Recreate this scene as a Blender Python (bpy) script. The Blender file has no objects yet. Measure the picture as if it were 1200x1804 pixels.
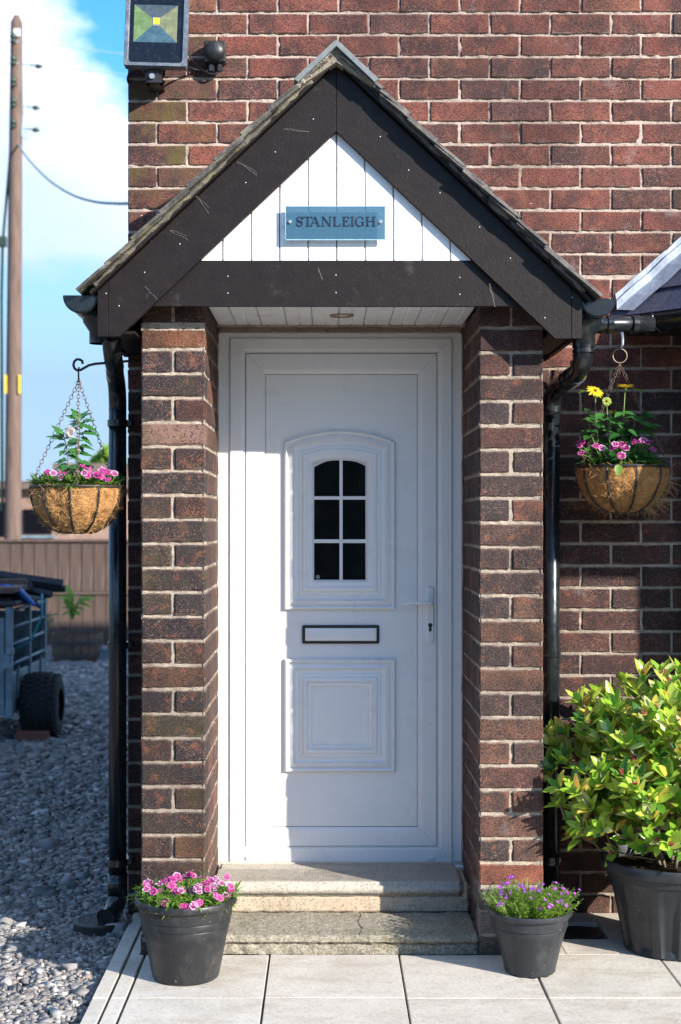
import bpy, bmesh, math, random
import numpy as np
from mathutils import Vector, Matrix, noise, Euler

scene = bpy.context.scene
col = scene.collection
R = math.radians
rng = random.Random(7)

# ---------------------------------------------------------------- camera, sky, sun, exposure
CAM_Z, D1, K = 1.52, 5.01, 2505.0
cam_data = bpy.data.cameras.new('camera')
cam = bpy.data.objects.new('camera', cam_data)
col.objects.link(cam)
cam.location = (0, -D1, CAM_Z)
cam.rotation_euler = (R(90), 0, 0)
cam_data.sensor_fit = 'VERTICAL'
cam_data.sensor_height = 36.0
cam_data.lens = 50.0
cam_data.shift_x = 25 / 1804
cam_data.shift_y = 18 / 1804
cam_data.clip_start = 0.1
cam_data.clip_end = 1000
cam_data.dof.use_dof = True
cam_data.dof.focus_distance = 5.15
cam_data.dof.aperture_fstop = 3.2
scene.camera = cam

SUN = Vector((1.14, -1.0, 0.666)).normalized()          # towards the sun
sun_el = math.asin(SUN.z)
sun_az = math.atan2(SUN.x, SUN.y)
sd = bpy.data.lights.new('sun', 'SUN')
sd.energy = 5.0
sd.angle = R(0.55)
sd.color = (1.0, 0.94, 0.86)
so = bpy.data.objects.new('sun', sd)
so.rotation_euler = SUN.to_track_quat('Z', 'Y').to_euler()
so.location = (6, -6, 8)
col.objects.link(so)

world = bpy.data.worlds.new('World')
scene.world = world
world.use_nodes = True
wt = world.node_tree
wt.nodes.clear()
w_out = wt.nodes.new('ShaderNodeOutputWorld')
w_bg = wt.nodes.new('ShaderNodeBackground')
w_bg.inputs['Strength'].default_value = 0.095
w_sky = wt.nodes.new('ShaderNodeTexSky')
w_sky.sky_type = 'NISHITA'
w_sky.sun_disc = False
w_sky.sun_elevation = sun_el
w_sky.sun_rotation = sun_az
w_sky.air_density = 1.0
w_sky.dust_density = 0.6
w_sky.ozone_density = 3.5
w_tc = wt.nodes.new('ShaderNodeTexCoord')
w_map = wt.nodes.new('ShaderNodeMapping')
w_map.inputs['Location'].default_value = (-4.9167, -18.9349, -15.5632)
w_map.inputs['Scale'].default_value = (1.0, 1.0, 1.9)
w_n1 = wt.nodes.new('ShaderNodeTexNoise')
w_n1.inputs['Scale'].default_value = 2.6
w_n1.inputs['Detail'].default_value = 9
w_n1.inputs['Roughness'].default_value = 0.52
w_r1 = wt.nodes.new('ShaderNodeValToRGB')
w_r1.color_ramp.elements[0].position = 0.52
w_r1.color_ramp.elements[1].position = 0.57
w_n2 = wt.nodes.new('ShaderNodeTexNoise')
w_n2.inputs['Scale'].default_value = 5.0
w_n2.inputs['Detail'].default_value = 6
w_r2 = wt.nodes.new('ShaderNodeValToRGB')
w_r2.color_ramp.elements[0].position = 0.35
w_r2.color_ramp.elements[0].color = (4.6, 5.6, 7.2, 1)
w_r2.color_ramp.elements[1].position = 0.60
w_r2.color_ramp.elements[1].color = (7.4, 8.3, 9.6, 1)
w_mix = wt.nodes.new('ShaderNodeMixRGB')
w_sep = wt.nodes.new('ShaderNodeSeparateXYZ')
w_lo = wt.nodes.new('ShaderNodeMapRange')               # clouds thin out into haze near the horizon
w_lo.inputs['From Min'].default_value = -0.05
w_lo.inputs['From Max'].default_value = 0.12
w_mul = wt.nodes.new('ShaderNodeMath'); w_mul.operation = 'MULTIPLY'
L = wt.links
L.new(w_tc.outputs['Generated'], w_map.inputs['Vector'])
L.new(w_map.outputs['Vector'], w_n1.inputs['Vector'])
L.new(w_map.outputs['Vector'], w_n2.inputs['Vector'])
L.new(w_n1.outputs['Fac'], w_r1.inputs['Fac'])
L.new(w_n2.outputs['Fac'], w_r2.inputs['Fac'])
L.new(w_tc.outputs['Generated'], w_sep.inputs['Vector'])
L.new(w_sep.outputs['Z'], w_lo.inputs['Value'])
L.new(w_r1.outputs['Color'], w_mul.inputs[0])
L.new(w_lo.outputs['Result'], w_mul.inputs[1])
L.new(w_mul.outputs[0], w_mix.inputs['Fac'])
w_hs = wt.nodes.new('ShaderNodeHueSaturation')
w_hs.inputs['Saturation'].default_value = 1.3
w_hs.inputs['Value'].default_value = 1.75
L.new(w_sky.outputs['Color'], w_hs.inputs['Color'])
L.new(w_hs.outputs['Color'], w_mix.inputs['Color1'])
L.new(w_r2.outputs['Color'], w_mix.inputs['Color2'])
w_hz = wt.nodes.new('ShaderNodeMapRange')
w_hz.inputs['From Min'].default_value = 0.10
w_hz.inputs['From Max'].default_value = 0.30
w_hz.inputs['To Min'].default_value = 0.95
w_hz.inputs['To Max'].default_value = 0.0
w_mh = wt.nodes.new('ShaderNodeMixRGB')
w_mh.inputs['Color2'].default_value = (2.5, 3.75, 5.3, 1)
L.new(w_sep.outputs['Z'], w_hz.inputs['Value'])
L.new(w_hz.outputs['Result'], w_mh.inputs['Fac'])
L.new(w_mix.outputs['Color'], w_mh.inputs['Color1'])
L.new(w_mh.outputs['Color'], w_bg.inputs['Color'])
L.new(w_bg.outputs['Background'], w_out.inputs['Surface'])

scene.view_settings.view_transform = 'Standard'
scene.view_settings.look = 'None'
scene.view_settings.gamma = 1.0
scene.view_settings.use_curve_mapping = False
scene.view_settings.exposure = 0.97
scene.render.engine = 'CYCLES'
scene.cycles.max_bounces = 8
scene.cycles.use_denoising = True

# ---------------------------------------------------------------- helpers
def at(px, py, D):
    """metres of the point that lies D metres in front of the camera at photo position px, py"""
    return Vector(((px - 575) * D / K, D - D1, CAM_Z - (py - 920) * D / K))

class MB:
    def __init__(self):
        self.v, self.f, self.c, self.m, self.cur = [], [], [], [], 0
        self.colr = (1, 1, 1, 1)
    def vert(self, p):
        self.v.append((p[0], p[1], p[2])); self.c.append(self.colr); return len(self.v) - 1
    def face(self, ids):
        self.f.append(tuple(ids)); self.m.append(self.cur)
    def poly(self, pts):
        self.face([self.vert(p) for p in pts])
    def box(self, x0, x1, y0, y1, z0, z1, b=0.0, jit=0.0, r=None):
        if b <= 0:
            i = [self.vert((x, y, z)) for x in (x0, x1) for y in (y0, y1) for z in (z0, z1)]
            for q in ((0,1,3,2),(4,6,7,5),(0,4,5,1),(2,3,7,6),(0,2,6,4),(1,5,7,3)):
                self.face([i[k] for k in q])
            return
        lo, hi = (x0, y0, z0), (x1, y1, z1)
        ids = {}
        for a in range(3):
            for s in (0, 1):
                for s1 in (0, 1):
                    for s2 in (0, 1):
                        o = [k for k in range(3) if k != a]
                        sg = {a: s, o[0]: s1, o[1]: s2}
                        p = [0, 0, 0]
                        p[a] = hi[a] if s else lo[a]
                        for k in o:
                            p[k] = hi[k] - b if sg[k] else lo[k] + b
                        if jit and r:
                            p = [q + r.uniform(-jit, jit) for q in p]
                        ids[(a, sg[0], sg[1], sg[2])] = self.vert(p)
        for a in range(3):
            o = [k for k in range(3) if k != a]
            for s in (0, 1):
                q = []
                for (s1, s2) in ((0,0),(1,0),(1,1),(0,1)):
                    sg = [0,0,0]; sg[a] = s; sg[o[0]] = s1; sg[o[1]] = s2
                    q.append(ids[(a, *sg)])
                self.face(q)
        for a in range(3):                       # edges along axis a
            o = [k for k in range(3) if k != a]
            for s1 in (0, 1):
                for s2 in (0, 1):
                    q = []
                    for (ax, e) in ((o[0], 0), (o[0], 1), (o[1], 1), (o[1], 0)):
                        sg = [0,0,0]; sg[a] = e; sg[o[0]] = s1; sg[o[1]] = s2
                        q.append(ids[(ax, *sg)])
                    self.face(q)
        for s in ((i, j, k) for i in (0,1) for j in (0,1) for k in (0,1)):
            self.face([ids[(a, *s)] for a in range(3)])
    def prism(self, poly, y0, y1, b=0.0):
        """poly: (x, z) points; extruded from y0 (front) to y1, front edge bevelled by b"""
        n = len(poly)
        cx = sum(p[0] for p in poly) / n; cz = sum(p[1] for p in poly) / n
        if b > 0:
            fr = inset(poly, b)
            a = [self.vert((p[0], y0, p[1])) for p in fr]
            m = [self.vert((p[0], y0 + b, p[1])) for p in poly]
            self.face(a)
            for i in range(n):
                self.face((a[i], a[(i+1) % n], m[(i+1) % n], m[i]))
        else:
            m = [self.vert((p[0], y0, p[1])) for p in poly]
            self.face(m)
        k = [self.vert((p[0], y1, p[1])) for p in poly]
        self.face(k[::-1])
        for i in range(n):
            self.face((m[i], m[(i+1) % n], k[(i+1) % n], k[i]))
    def prism_z(self, poly, z0, z1):
        n = len(poly)
        a = [self.vert((p[0], p[1], z0)) for p in poly]
        k = [self.vert((p[0], p[1], z1)) for p in poly]
        self.face(a[::-1]); self.face(k)
        for i in range(n):
            self.face((a[i], a[(i+1) % n], k[(i+1) % n], k[i]))
    def tube(self, pts, rad, n=8, cap=True, flat=1.0):
        pts = [Vector(p) for p in pts]
        rads = rad if isinstance(rad, (list, tuple)) else [rad] * len(pts)
        up = None; prev = None
        for i, p in enumerate(pts):
            t = (pts[min(i+1, len(pts)-1)] - pts[max(i-1, 0)])
            if t.length < 1e-9: t = Vector((0, 0, 1))
            t.normalize()
            if up is None:
                up = Vector((0, 0, 1)) if abs(t.z) < .9 else Vector((0, 1, 0))
            s = t.cross(up).normalized(); up = s.cross(t).normalized()
            ring = [self.vert(p + (s * math.cos(2*math.pi*k/n) + up * math.sin(2*math.pi*k/n) * flat) * rads[i]) for k in range(n)]
            if prev:
                for k in range(n):
                    self.face((prev[k], prev[(k+1) % n], ring[(k+1) % n], ring[k]))
            elif cap:
                self.face(ring[::-1])
            prev = ring
        if cap: self.face(prev)
    def lathe(self, prof, c, n=32, wob=None, close=False):
        prev = None
        for (r, z) in prof:
            ring = []
            for k in range(n):
                a = 2*math.pi*k/n
                rr = r * (1 + (wob(a, z) if wob else 0))
                ring.append(self.vert((c[0] + rr*math.cos(a), c[1] + rr*math.sin(a), c[2] + z)))
            if prev:
                for k in range(n):
                    self.face((prev[k], prev[(k+1) % n], ring[(k+1) % n], ring[k]))
            elif close: self.face(ring[::-1])
            prev = ring
        if close: self.face(prev)
    def cyl(self, c, axis, r, h, n=16):
        c = Vector(c); a = Vector(axis).normalized()
        self.tube([c - a*h/2, c + a*h/2], r, n)
    def ball(self, c, r, n=8, m=5, sq=(1,1,1)):
        rows = []
        for i in range(m+1):
            t = math.pi*i/m
            rows.append([self.vert((c[0]+sq[0]*r*math.sin(t)*math.cos(2*math.pi*k/n), c[1]+sq[1]*r*math.sin(t)*math.sin(2*math.pi*k/n), c[2]+sq[2]*r*math.cos(t))) for k in range(n)])
        for i in range(m):
            for k in range(n):
                self.face((rows[i][k], rows[i][(k+1) % n], rows[i+1][(k+1) % n], rows[i+1][k]))
    def grid(self, o, u, v, nu, nv, nrm, amp, sc=30, seed=0.0):
        o, u, v, nrm = Vector(o), Vector(u), Vector(v), Vector(nrm)
        b = len(self.v)
        for j in range(nv+1):
            for i in range(nu+1):
                p = o + u*(i/nu) + v*(j/nv)
                d = noise.noise(p*sc + Vector((seed, 0, 0)))*amp + noise.noise(p*sc*2.7 + Vector((seed+9, 3, 0)))*amp*.5
                self.vert(p + nrm*d)
        for j in range(nv):
            for i in range(nu):
                a = b + j*(nu+1) + i
                self.face((a, a+1, a+nu+2, a+nu+1))
    def rings(self, loops, cap=False):
        """loops: list of point lists of equal length"""
        prev = None
        for lp in loops:
            r = [self.vert(p) for p in lp]
            if prev:
                n = len(r)
                for k in range(n):
                    self.face((prev[k], prev[(k+1) % n], r[(k+1) % n], r[k]))
            prev = r
        if cap: self.face(prev)
    def build(self, name, mat, parent=None, smooth=False, recalc=True, autos=None, origin=None):
        off = Vector((0, 0, 0))
        if origin is not None: off = Vector(origin)
        elif parent is not None: off = wloc(parent)
        me = bpy.data.meshes.new(name)
        me.from_pydata([(x-off.x, y-off.y, z-off.z) for x, y, z in self.v], [], self.f)
        mats = mat if isinstance(mat, (list, tuple)) else [mat]
        for m in mats: me.materials.append(m)
        if len(mats) > 1: me.polygons.foreach_set('material_index', self.m)
        if any(c != (1, 1, 1, 1) for c in self.c):
            ca = me.color_attributes.new('Col', 'FLOAT_COLOR', 'POINT')
            ca.data.foreach_set('color', [q for c in self.c for q in c])
        if recalc:
            bm = bmesh.new(); bm.from_mesh(me)
            bmesh.ops.recalc_face_normals(bm, faces=bm.faces)
            bm.to_mesh(me); bm.free()
        if smooth: me.polygons.foreach_set('use_smooth', [True]*len(me.polygons))
        if autos is not None:
            me.polygons.foreach_set('use_smooth', [True]*len(me.polygons))
            me.set_sharp_from_angle(angle=R(autos))
        me.update()
        o = bpy.data.objects.new(name, me)
        col.objects.link(o)
        if origin is not None and parent is None: o.location = off
        if parent is not None:
            o.parent = parent
            if origin is not None: o.location = off - wloc(parent)
        return o

def inset(poly, b):
    """inward offset of a convex polygon"""
    n = len(poly)
    area = sum(poly[i][0]*poly[(i+1) % n][1] - poly[(i+1) % n][0]*poly[i][1] for i in range(n))
    s = 1 if area > 0 else -1
    out = []
    for i in range(n):
        p0, p1, p2 = Vector(poly[i-1]), Vector(poly[i]), Vector(poly[(i+1) % n])
        d1, d2 = (p1-p0).normalized(), (p2-p1).normalized()
        n1, n2 = Vector((-d1.y, d1.x))*s, Vector((-d2.y, d2.x))*s
        k = n1 + n2
        k = k / max(k.dot(n1), .35)
        out.append((p1.x + k.x*b, p1.y + k.y*b))
    return out

def wloc(o):
    p = Vector(o.location)
    while o.parent is not None:
        o = o.parent; p += Vector(o.location)
    return p

def tag(o, label, cat, group=None):
    o['label'] = label; o['category'] = cat
    if group: o['group'] = group
    return o

def thing(name, label, cat, loc=(0, 0, 0), group=None):
    o = bpy.data.objects.new(name, None)
    col.objects.link(o); o.location = loc
    o.empty_display_size = .1
    return tag(o, label, cat, group)

def inst(name, mesh, parent, loc, rot=(0, 0, 0), color=None, scale=None):
    o = bpy.data.objects.new(name, mesh)
    col.objects.link(o); o.parent = parent
    o.location = Vector(loc) - (wloc(parent) if parent else Vector((0, 0, 0)))
    o.rotation_euler = rot
    if color: o.color = color
    if scale: o.scale = scale
    return o

# ---------------------------------------------------------------- materials
def mat(name):
    m = bpy.data.materials.new(name); m.use_nodes = True
    nt = m.node_tree
    b = nt.nodes['Principled BSDF']
    return m, nt, b

def N(nt, t, **kw):
    n = nt.nodes.new(t)
    for k, v in kw.items():
        if k in n.inputs: n.inputs[k].default_value = v
        else: setattr(n, k, v)
    return n

def ramp(nt, src, stops, interp='LINEAR'):
    r = nt.nodes.new('ShaderNodeValToRGB')
    e = r.color_ramp.elements
    r.color_ramp.interpolation = interp
    while len(e) < len(stops): e.new(.5)
    for i, (p, c) in enumerate(stops):
        e[i].position = p
        e[i].color = c if len(c) == 4 else (*c, 1)
    nt.links.new(src, r.inputs['Fac'])
    return r.outputs['Color']

def g(v): return (v, v, v, 1)

def mixc(nt, fac, a, b, mode='MIX'):
    n = nt.nodes.new('ShaderNodeMixRGB'); n.blend_type = mode
    for s, v in (('Fac', fac), ('Color1', a), ('Color2', b)):
        if isinstance(v, (int, float)): n.inputs[s].default_value = v
        elif isinstance(v, tuple): n.inputs[s].default_value = v if len(v) == 4 else (*v, 1)
        else: nt.links.new(v, n.inputs[s])
    return n.outputs['Color']

def noise_n(nt, scale, detail=4, rough=.55, vec=None, stretch=None):
    if vec is None:
        tc = nt.nodes.new('ShaderNodeTexCoord'); vec = tc.outputs['Object']
    if stretch:
        mp = nt.nodes.new('ShaderNodeMapping'); mp.inputs['Scale'].default_value = stretch
        nt.links.new(vec, mp.inputs['Vector']); vec = mp.outputs['Vector']
    n = N(nt, 'ShaderNodeTexNoise', Scale=scale, Detail=detail, Roughness=rough)
    nt.links.new(vec, n.inputs['Vector'])
    return n.outputs['Fac']

def bump(nt, b, h, strength, dist):
    n = N(nt, 'ShaderNodeBump', Strength=strength, Distance=dist)
    nt.links.new(h, n.inputs['Height'])
    nt.links.new(n.outputs['Normal'], b.inputs['Normal'])
    return n

def simple(name, c, rough=.5, var=.12, scale=8, spec=.5, metal=0, bstr=0, bscale=60, bdist=.002, dirt=None, dirtscale=5, stretch=None):
    m, nt, b = mat(name)
    f = noise_n(nt, scale, 5, .6, stretch=stretch)
    lo = tuple(max(0, x*(1-var)) for x in c); hi = tuple(min(1, x*(1+var)) for x in c)
    cc = ramp(nt, f, [(.3, (*lo, 1)), (.7, (*hi, 1))])
    if dirt:
        f2 = noise_n(nt, dirtscale, 8, .65, stretch=stretch)
        fac = ramp(nt, f2, [(.52, g(0)), (.72, g(.75))])
        cc = mixc(nt, fac, cc, dirt)
    nt.links.new(cc, b.inputs['Base Color'])
    rr = ramp(nt, noise_n(nt, scale*3, 3), [(.3, g(max(.02, rough-.08))), (.7, g(min(1, rough+.1)))])
    nt.links.new(rr, b.inputs['Roughness'])
    b.inputs['Specular IOR Level'].default_value = spec
    b.inputs['Metallic'].default_value = metal
    if bstr: bump(nt, b, noise_n(nt, bscale, 4, .6, stretch=stretch), bstr, bdist)
    return m

def brick_mat(name, island=False):
    m, nt, b = mat(name)
    tc = nt.nodes.new('ShaderNodeTexCoord')
    oi = nt.nodes.new('ShaderNodeObjectInfo')
    if island:
        geo = nt.nodes.new('ShaderNodeNewGeometry')
        rnd = geo.outputs['Random Per Island']
        base = ramp(nt, rnd, [(0, (.12, .05, .04)), (.5, (.16, .06, .045)), (1, (.09, .05, .045))])
    else:
        rnd = oi.outputs['Random']; base = oi.outputs['Color']
    sc = N(nt, 'ShaderNodeMath', operation='MULTIPLY'); nt.links.new(rnd, sc.inputs[0]); sc.inputs[1].default_value = 57.0
    cmb = nt.nodes.new('ShaderNodeCombineXYZ')
    for k in range(3): nt.links.new(sc.outputs[0], cmb.inputs[k])
    add = N(nt, 'ShaderNodeVectorMath', operation='ADD')
    nt.links.new(tc.outputs['Object'], add.inputs[0]); nt.links.new(cmb.outputs[0], add.inputs[1])
    v = add.outputs[0]
    # broad kiln burn: darker bluish cores drifting across the face
    burn = noise_n(nt, 9, 4, .6, v)
    c = mixc(nt, ramp(nt, burn, [(.38, g(0)), (.64, g(.72))]), base, (.026, .020, .023))
    hot = noise_n(nt, 22, 6, .7, v)
    c = mixc(nt, ramp(nt, hot, [(.54, g(0)), (.70, g(.62))]), c, (.38, .14, .07))
    # drag-faced texture: pits and pale grit
    grit = noise_n(nt, 190, 3, .6, v, stretch=(.75, 1, 1.15))
    c = mixc(nt, ramp(nt, grit, [(.38, g(.85)), (.49, g(0))]), c, (.012, .009, .009))
    pale = noise_n(nt, 230, 2, .5, v)
    pal2 = noise_n(nt, 14, 3, .6, v)
    f = N(nt, 'ShaderNodeMath', operation='MULTIPLY')
    nt.links.new(ramp(nt, pale, [(.56, g(0)), (.65, g(.8))]), f.inputs[0])
    nt.links.new(ramp(nt, pal2, [(.35, g(.12)), (.7, g(.75))]), f.inputs[1])
    c = mixc(nt, f.outputs[0], c, (.42, .27, .20))
    # mortar smear along the bed and head edges
    if not island:
        sep = nt.nodes.new('ShaderNodeSeparateXYZ'); nt.links.new(tc.outputs['Object'], sep.inputs[0])
        ab = N(nt, 'ShaderNodeMath', operation='ABSOLUTE'); nt.links.new(sep.outputs['Z'], ab.inputs[0])
        ns = noise_n(nt, 26, 5, .7, v)
        ad = N(nt, 'ShaderNodeMath', operation='MULTIPLY_ADD'); nt.links.new(ns, ad.inputs[0])
        ad.inputs[1].default_value = .022; nt.links.new(ab.outputs[0], ad.inputs[2])
        c = mixc(nt, ramp(nt, ad.outputs[0], [(.0455, g(0)), (.0510, g(.85))]), c, (.42, .34, .27))
    # bloom of lime and moss
    w = noise_n(nt, 7, 5, .65, v)
    c = mixc(nt, ramp(nt, w, [(.64, g(0)), (.82, g(.5))]), c, (.40, .37, .36))
    mo = noise_n(nt, 5.1, 6, .7, tc.outputs['Object'] if island else v)
    mo2 = N(nt, 'ShaderNodeMath', operation='MULTIPLY')
    nt.links.new(ramp(nt, mo, [(.45, g(0)), (.62, g(.7))]), mo2.inputs[0])
    if island: mo2.inputs[1].default_value = .15
    else: nt.links.new(oi.outputs['Alpha'], mo2.inputs[1])
    c = mixc(nt, mo2.outputs[0], c, (.16, .14, .03))
    gp = nt.nodes.new('ShaderNodeNewGeometry')
    st_ = noise_n(nt, 1.7, 5, .6, gp.outputs['Position'], stretch=(1, 1, .45))
    c = mixc(nt, 1.0, c, ramp(nt, st_, [(.34, (.62, .60, .60)), (.50, (1, 1, 1)), (.68, (1.12, 1.08, 1.04))]), 'MULTIPLY')
    gm = N(nt, 'ShaderNodeMixRGB', blend_type='MULTIPLY'); gm.inputs[0].default_value = 1; gm.inputs[2].default_value = (.72, .69, .71, 1)
    nt.links.new(c, gm.inputs[1]); nt.links.new(gm.outputs[0], b.inputs['Base Color'])
    b.inputs['Roughness'].default_value = .82
    b.inputs['Specular IOR Level'].default_value = .35
    h1 = N(nt, 'ShaderNodeMath', operation='MULTIPLY_ADD'); nt.links.new(hot, h1.inputs[0]); h1.inputs[1].default_value = .6
    nt.links.new(grit, h1.inputs[2])
    bump(nt, b, h1.outputs[0], .75, .0032)
    return m

def mortar_mat(name, c1, c2, moss=0.15):
    m, nt, b = mat(name)
    f = noise_n(nt, 18, 8, .7)
    c = ramp(nt, f, [(.3, c1), (.65, c2)])
    gt = noise_n(nt, 210, 3, .6)
    c = mixc(nt, ramp(nt, gt, [(.36, g(.7)), (.47, g(0))]), c, (.10, .08, .07))
    ms = noise_n(nt, 3.3, 7, .7)
    c = mixc(nt, ramp(nt, ms, [(.55, g(0)), (.75, g(moss))]), c, (.12, .12, .05))
    gp = nt.nodes.new('ShaderNodeNewGeometry')
    st_ = noise_n(nt, 1.7, 5, .6, gp.outputs['Position'], stretch=(1, 1, .45))
    c = mixc(nt, 1.0, c, ramp(nt, st_, [(.34, (.62, .60, .60)), (.50, (1, 1, 1)), (.68, (1.12, 1.08, 1.04))]), 'MULTIPLY')
    nt.links.new(c, b.inputs['Base Color'])
    b.inputs['Roughness'].default_value = .95
    b.inputs['Specular IOR Level'].default_value = .2
    bump(nt, b, noise_n(nt, 120, 6, .7), .9, .004)
    return m

M = {}
M['brick'] = brick_mat('brick_face')
M['brick_island'] = brick_mat('brick_face_far', True)
M['mortar'] = mortar_mat('mortar', (.36, .275, .225), (.52, .425, .36))
M['mortar_grey'] = mortar_mat('mortar_lime', (.25, .205, .16), (.47, .395, .315), .35)
M['pvc'] = simple('white_pvc', (.80, .80, .79), .30, .012, 2, .5)
M['pvc'].node_tree.nodes['Principled BSDF'].inputs['Coat Weight'].default_value = .15
M['pvc_clad'] = simple('white_cladding', (.80, .80, .79), .38, .03, 6, .5, dirt=(.58, .55, .50), dirtscale=9, stretch=(1, 1, .25))
M['gasket'] = simple('black_gasket', (.012, .012, .013), .5, .1)
M['seal'] = simple('aged_sealant', (.50, .42, .36), .8, .15, 30, bstr=.4)
M['black_pipe'] = simple('black_pvc_pipe', (.010, .012, .014), .22, .2, 10, .6, dirt=(.022, .024, .026), dirtscale=22)
M['iron'] = simple('black_iron', (.018, .017, .016), .5, .3, 40, .5, bstr=.5, bscale=200, bdist=.001, dirt=(.07, .045, .03), dirtscale=40)
M['chain'] = simple('rusted_chain', (.17, .11, .085), .6, .3, 60, .5, metal=.3)

def board_mat(name, dusty):
    m, nt, b = mat(name)
    f = noise_n(nt, 20, 5, .6)
    c = ramp(nt, f, [(.3, (.007, .0048, .0042)), (.7, (.014, .0088, .0075))])
    d = noise_n(nt, 7, 9, .72)
    c = mixc(nt, ramp(nt, d, [(.60, g(0)), (.80, g(.5 if dusty else .2))]), c, (.13, .11, .11))
    sp = noise_n(nt, 120, 2, .5)
    c = mixc(nt, ramp(nt, sp, [(.765, g(0)), (.80, g(.5))]), c, (.25, .23, .22))
    nt.links.new(c, b.inputs['Base Color'])
    b.inputs['Roughness'].default_value = .5
    b.inputs['Specular IOR Level'].default_value = .28
    bump(nt, b, noise_n(nt, 330, 3, .6, stretch=(.35, 1, .35)), .6, .0014)
    return m
M['board'] = board_mat('dark_brown_board', False)
M['board_dusty'] = board_mat('dusty_dark_brown_board', True)
M['web'] = simple('cobweb', (.45, .42, .38), .9, .1)

def slate_mat(name, c1, c2, lichen):
    m, nt, b = mat(name)
    oi = nt.nodes.new('ShaderNodeObjectInfo')
    c = ramp(nt, oi.outputs['Random'], [(0, c1), (1, c2)])
    f = noise_n(nt, 30, 7, .7)
    c = mixc(nt, ramp(nt, f, [(.5, g(0)), (.66, g(lichen))]), c, (.24, .22, .10))
    f2 = noise_n(nt, 12, 7, .7)
    c = mixc(nt, ramp(nt, f2, [(.5, g(0)), (.7, g(lichen))]), c, (.30, .28, .25))
    nt.links.new(c, b.inputs['Base Color'])
    b.inputs['Roughness'].default_value = .7
    bump(nt, b, noise_n(nt, 60, 7, .7, stretch=(1, 1, 2)), .9, .004)
    return m
M['slate'] = slate_mat('roof_slate', (.045, .042, .045), (.075, .066, .066), .35)
M['slate_moss'] = slate_mat('mossy_roof_slate', (.05, .046, .04), (.085, .075, .062), .6)
M['slate_blue'] = slate_mat('blue_roof_slate', (.035, .045, .085), (.07, .065, .10), .05)
M['lead'] = simple('lead_flashing', (.33, .37, .43), .5, .25, 14, .5, metal=.1, bstr=.5, bscale=25, bdist=.004, dirt=(.20, .23, .30), dirtscale=18)
M['ridge'] = simple('concrete_ridge', (.16, .18, .19), .8, .25, 20, bstr=.7, bscale=90, dirt=(.13, .16, .05), dirtscale=9)

def stone_mat(name, c1, c2, stain, moss, bs=.8, bsc=90, scale=12):
    m, nt, b = mat(name)
    c = ramp(nt, noise_n(nt, scale, 8, .65), [(.3, c1), (.7, c2)])
    c = mixc(nt, ramp(nt, noise_n(nt, 3.1, 6, .6), [(.5, g(0)), (.75, g(.6))]), c, stain)
    c = mixc(nt, ramp(nt, noise_n(nt, 160, 3, .6), [(.36, g(.65)), (.47, g(0))]), c, tuple(x*.3 for x in c1))
    c = mixc(nt, ramp(nt, noise_n(nt, 7.7, 8, .75), [(.55, g(0)), (.68, g(moss))]), c, (.12, .12, .04))
    nt.links.new(c, b.inputs['Base Color'])
    b.inputs['Roughness'].default_value = .92
    b.inputs['Specular IOR Level'].default_value = .25
    bump(nt, b, noise_n(nt, bsc, 7, .72), bs, .006)
    return m
M['step_top'] = stone_mat('cast_step_concrete', (.40, .36, .30), (.52, .47, .39), (.32, .29, .25), .1, .5)
M['step_mortar'] = stone_mat('orange_bedding_mortar', (.40, .32, .23), (.50, .42, .32), (.50, .32, .20), .05, .6, 60, 6)
M['step_rough'] = stone_mat('pebbly_old_concrete', (.17, .15, .11), (.52, .47, .37), (.17, .15, .10), .55, 1.0, 110, 95)

def slab_mat():
    m, nt, b = mat('buff_paving_slab')
    oi = nt.nodes.new('ShaderNodeObjectInfo')
    tc = nt.nodes.new('ShaderNodeTexCoord')
    sc = N(nt, 'ShaderNodeVectorMath', operation='ADD')
    nt.links.new(tc.outputs['Object'], sc.inputs[0])
    cm = nt.nodes.new('ShaderNodeCombineXYZ'); ml = N(nt, 'ShaderNodeMath', operation='MULTIPLY'); ml.inputs[1].default_value = 31
    nt.links.new(oi.outputs['Random'], ml.inputs[0])
    for k in range(3): nt.links.new(ml.outputs[0], cm.inputs[k])
    nt.links.new(cm.outputs[0], sc.inputs[1]); v = sc.outputs[0]
    c = ramp(nt, noise_n(nt, 5, 8, .62, v), [(.3, (.48, .435, .37)), (.7, (.62, .575, .50))])
    c = mixc(nt, ramp(nt, noise_n(nt, 9, 6, .7, v, stretch=(.6, 1.4, 1)), [(.50, g(0)), (.70, g(.6))]), c, (.38, .31, .235))
    c = mixc(nt, ramp(nt, noise_n(nt, 90, 4, .6, v), [(.36, g(.30)), (.50, g(0))]), c, (.2, .17, .14))
    c = mixc(nt, ramp(nt, noise_n(nt, 36, 3, .5, v), [(.70, g(0)), (.78, g(.45))]), c, (.20, .16, .12))
    nt.links.new(c, b.inputs['Base Color'])
    b.inputs['Roughness'].default_value = .8
    b.inputs['Specular IOR Level'].default_value = .3
    bump(nt, b, noise_n(nt, 40, 8, .7, v), .35, .004)
    return m
M['slab'] = slab_mat()

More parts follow.
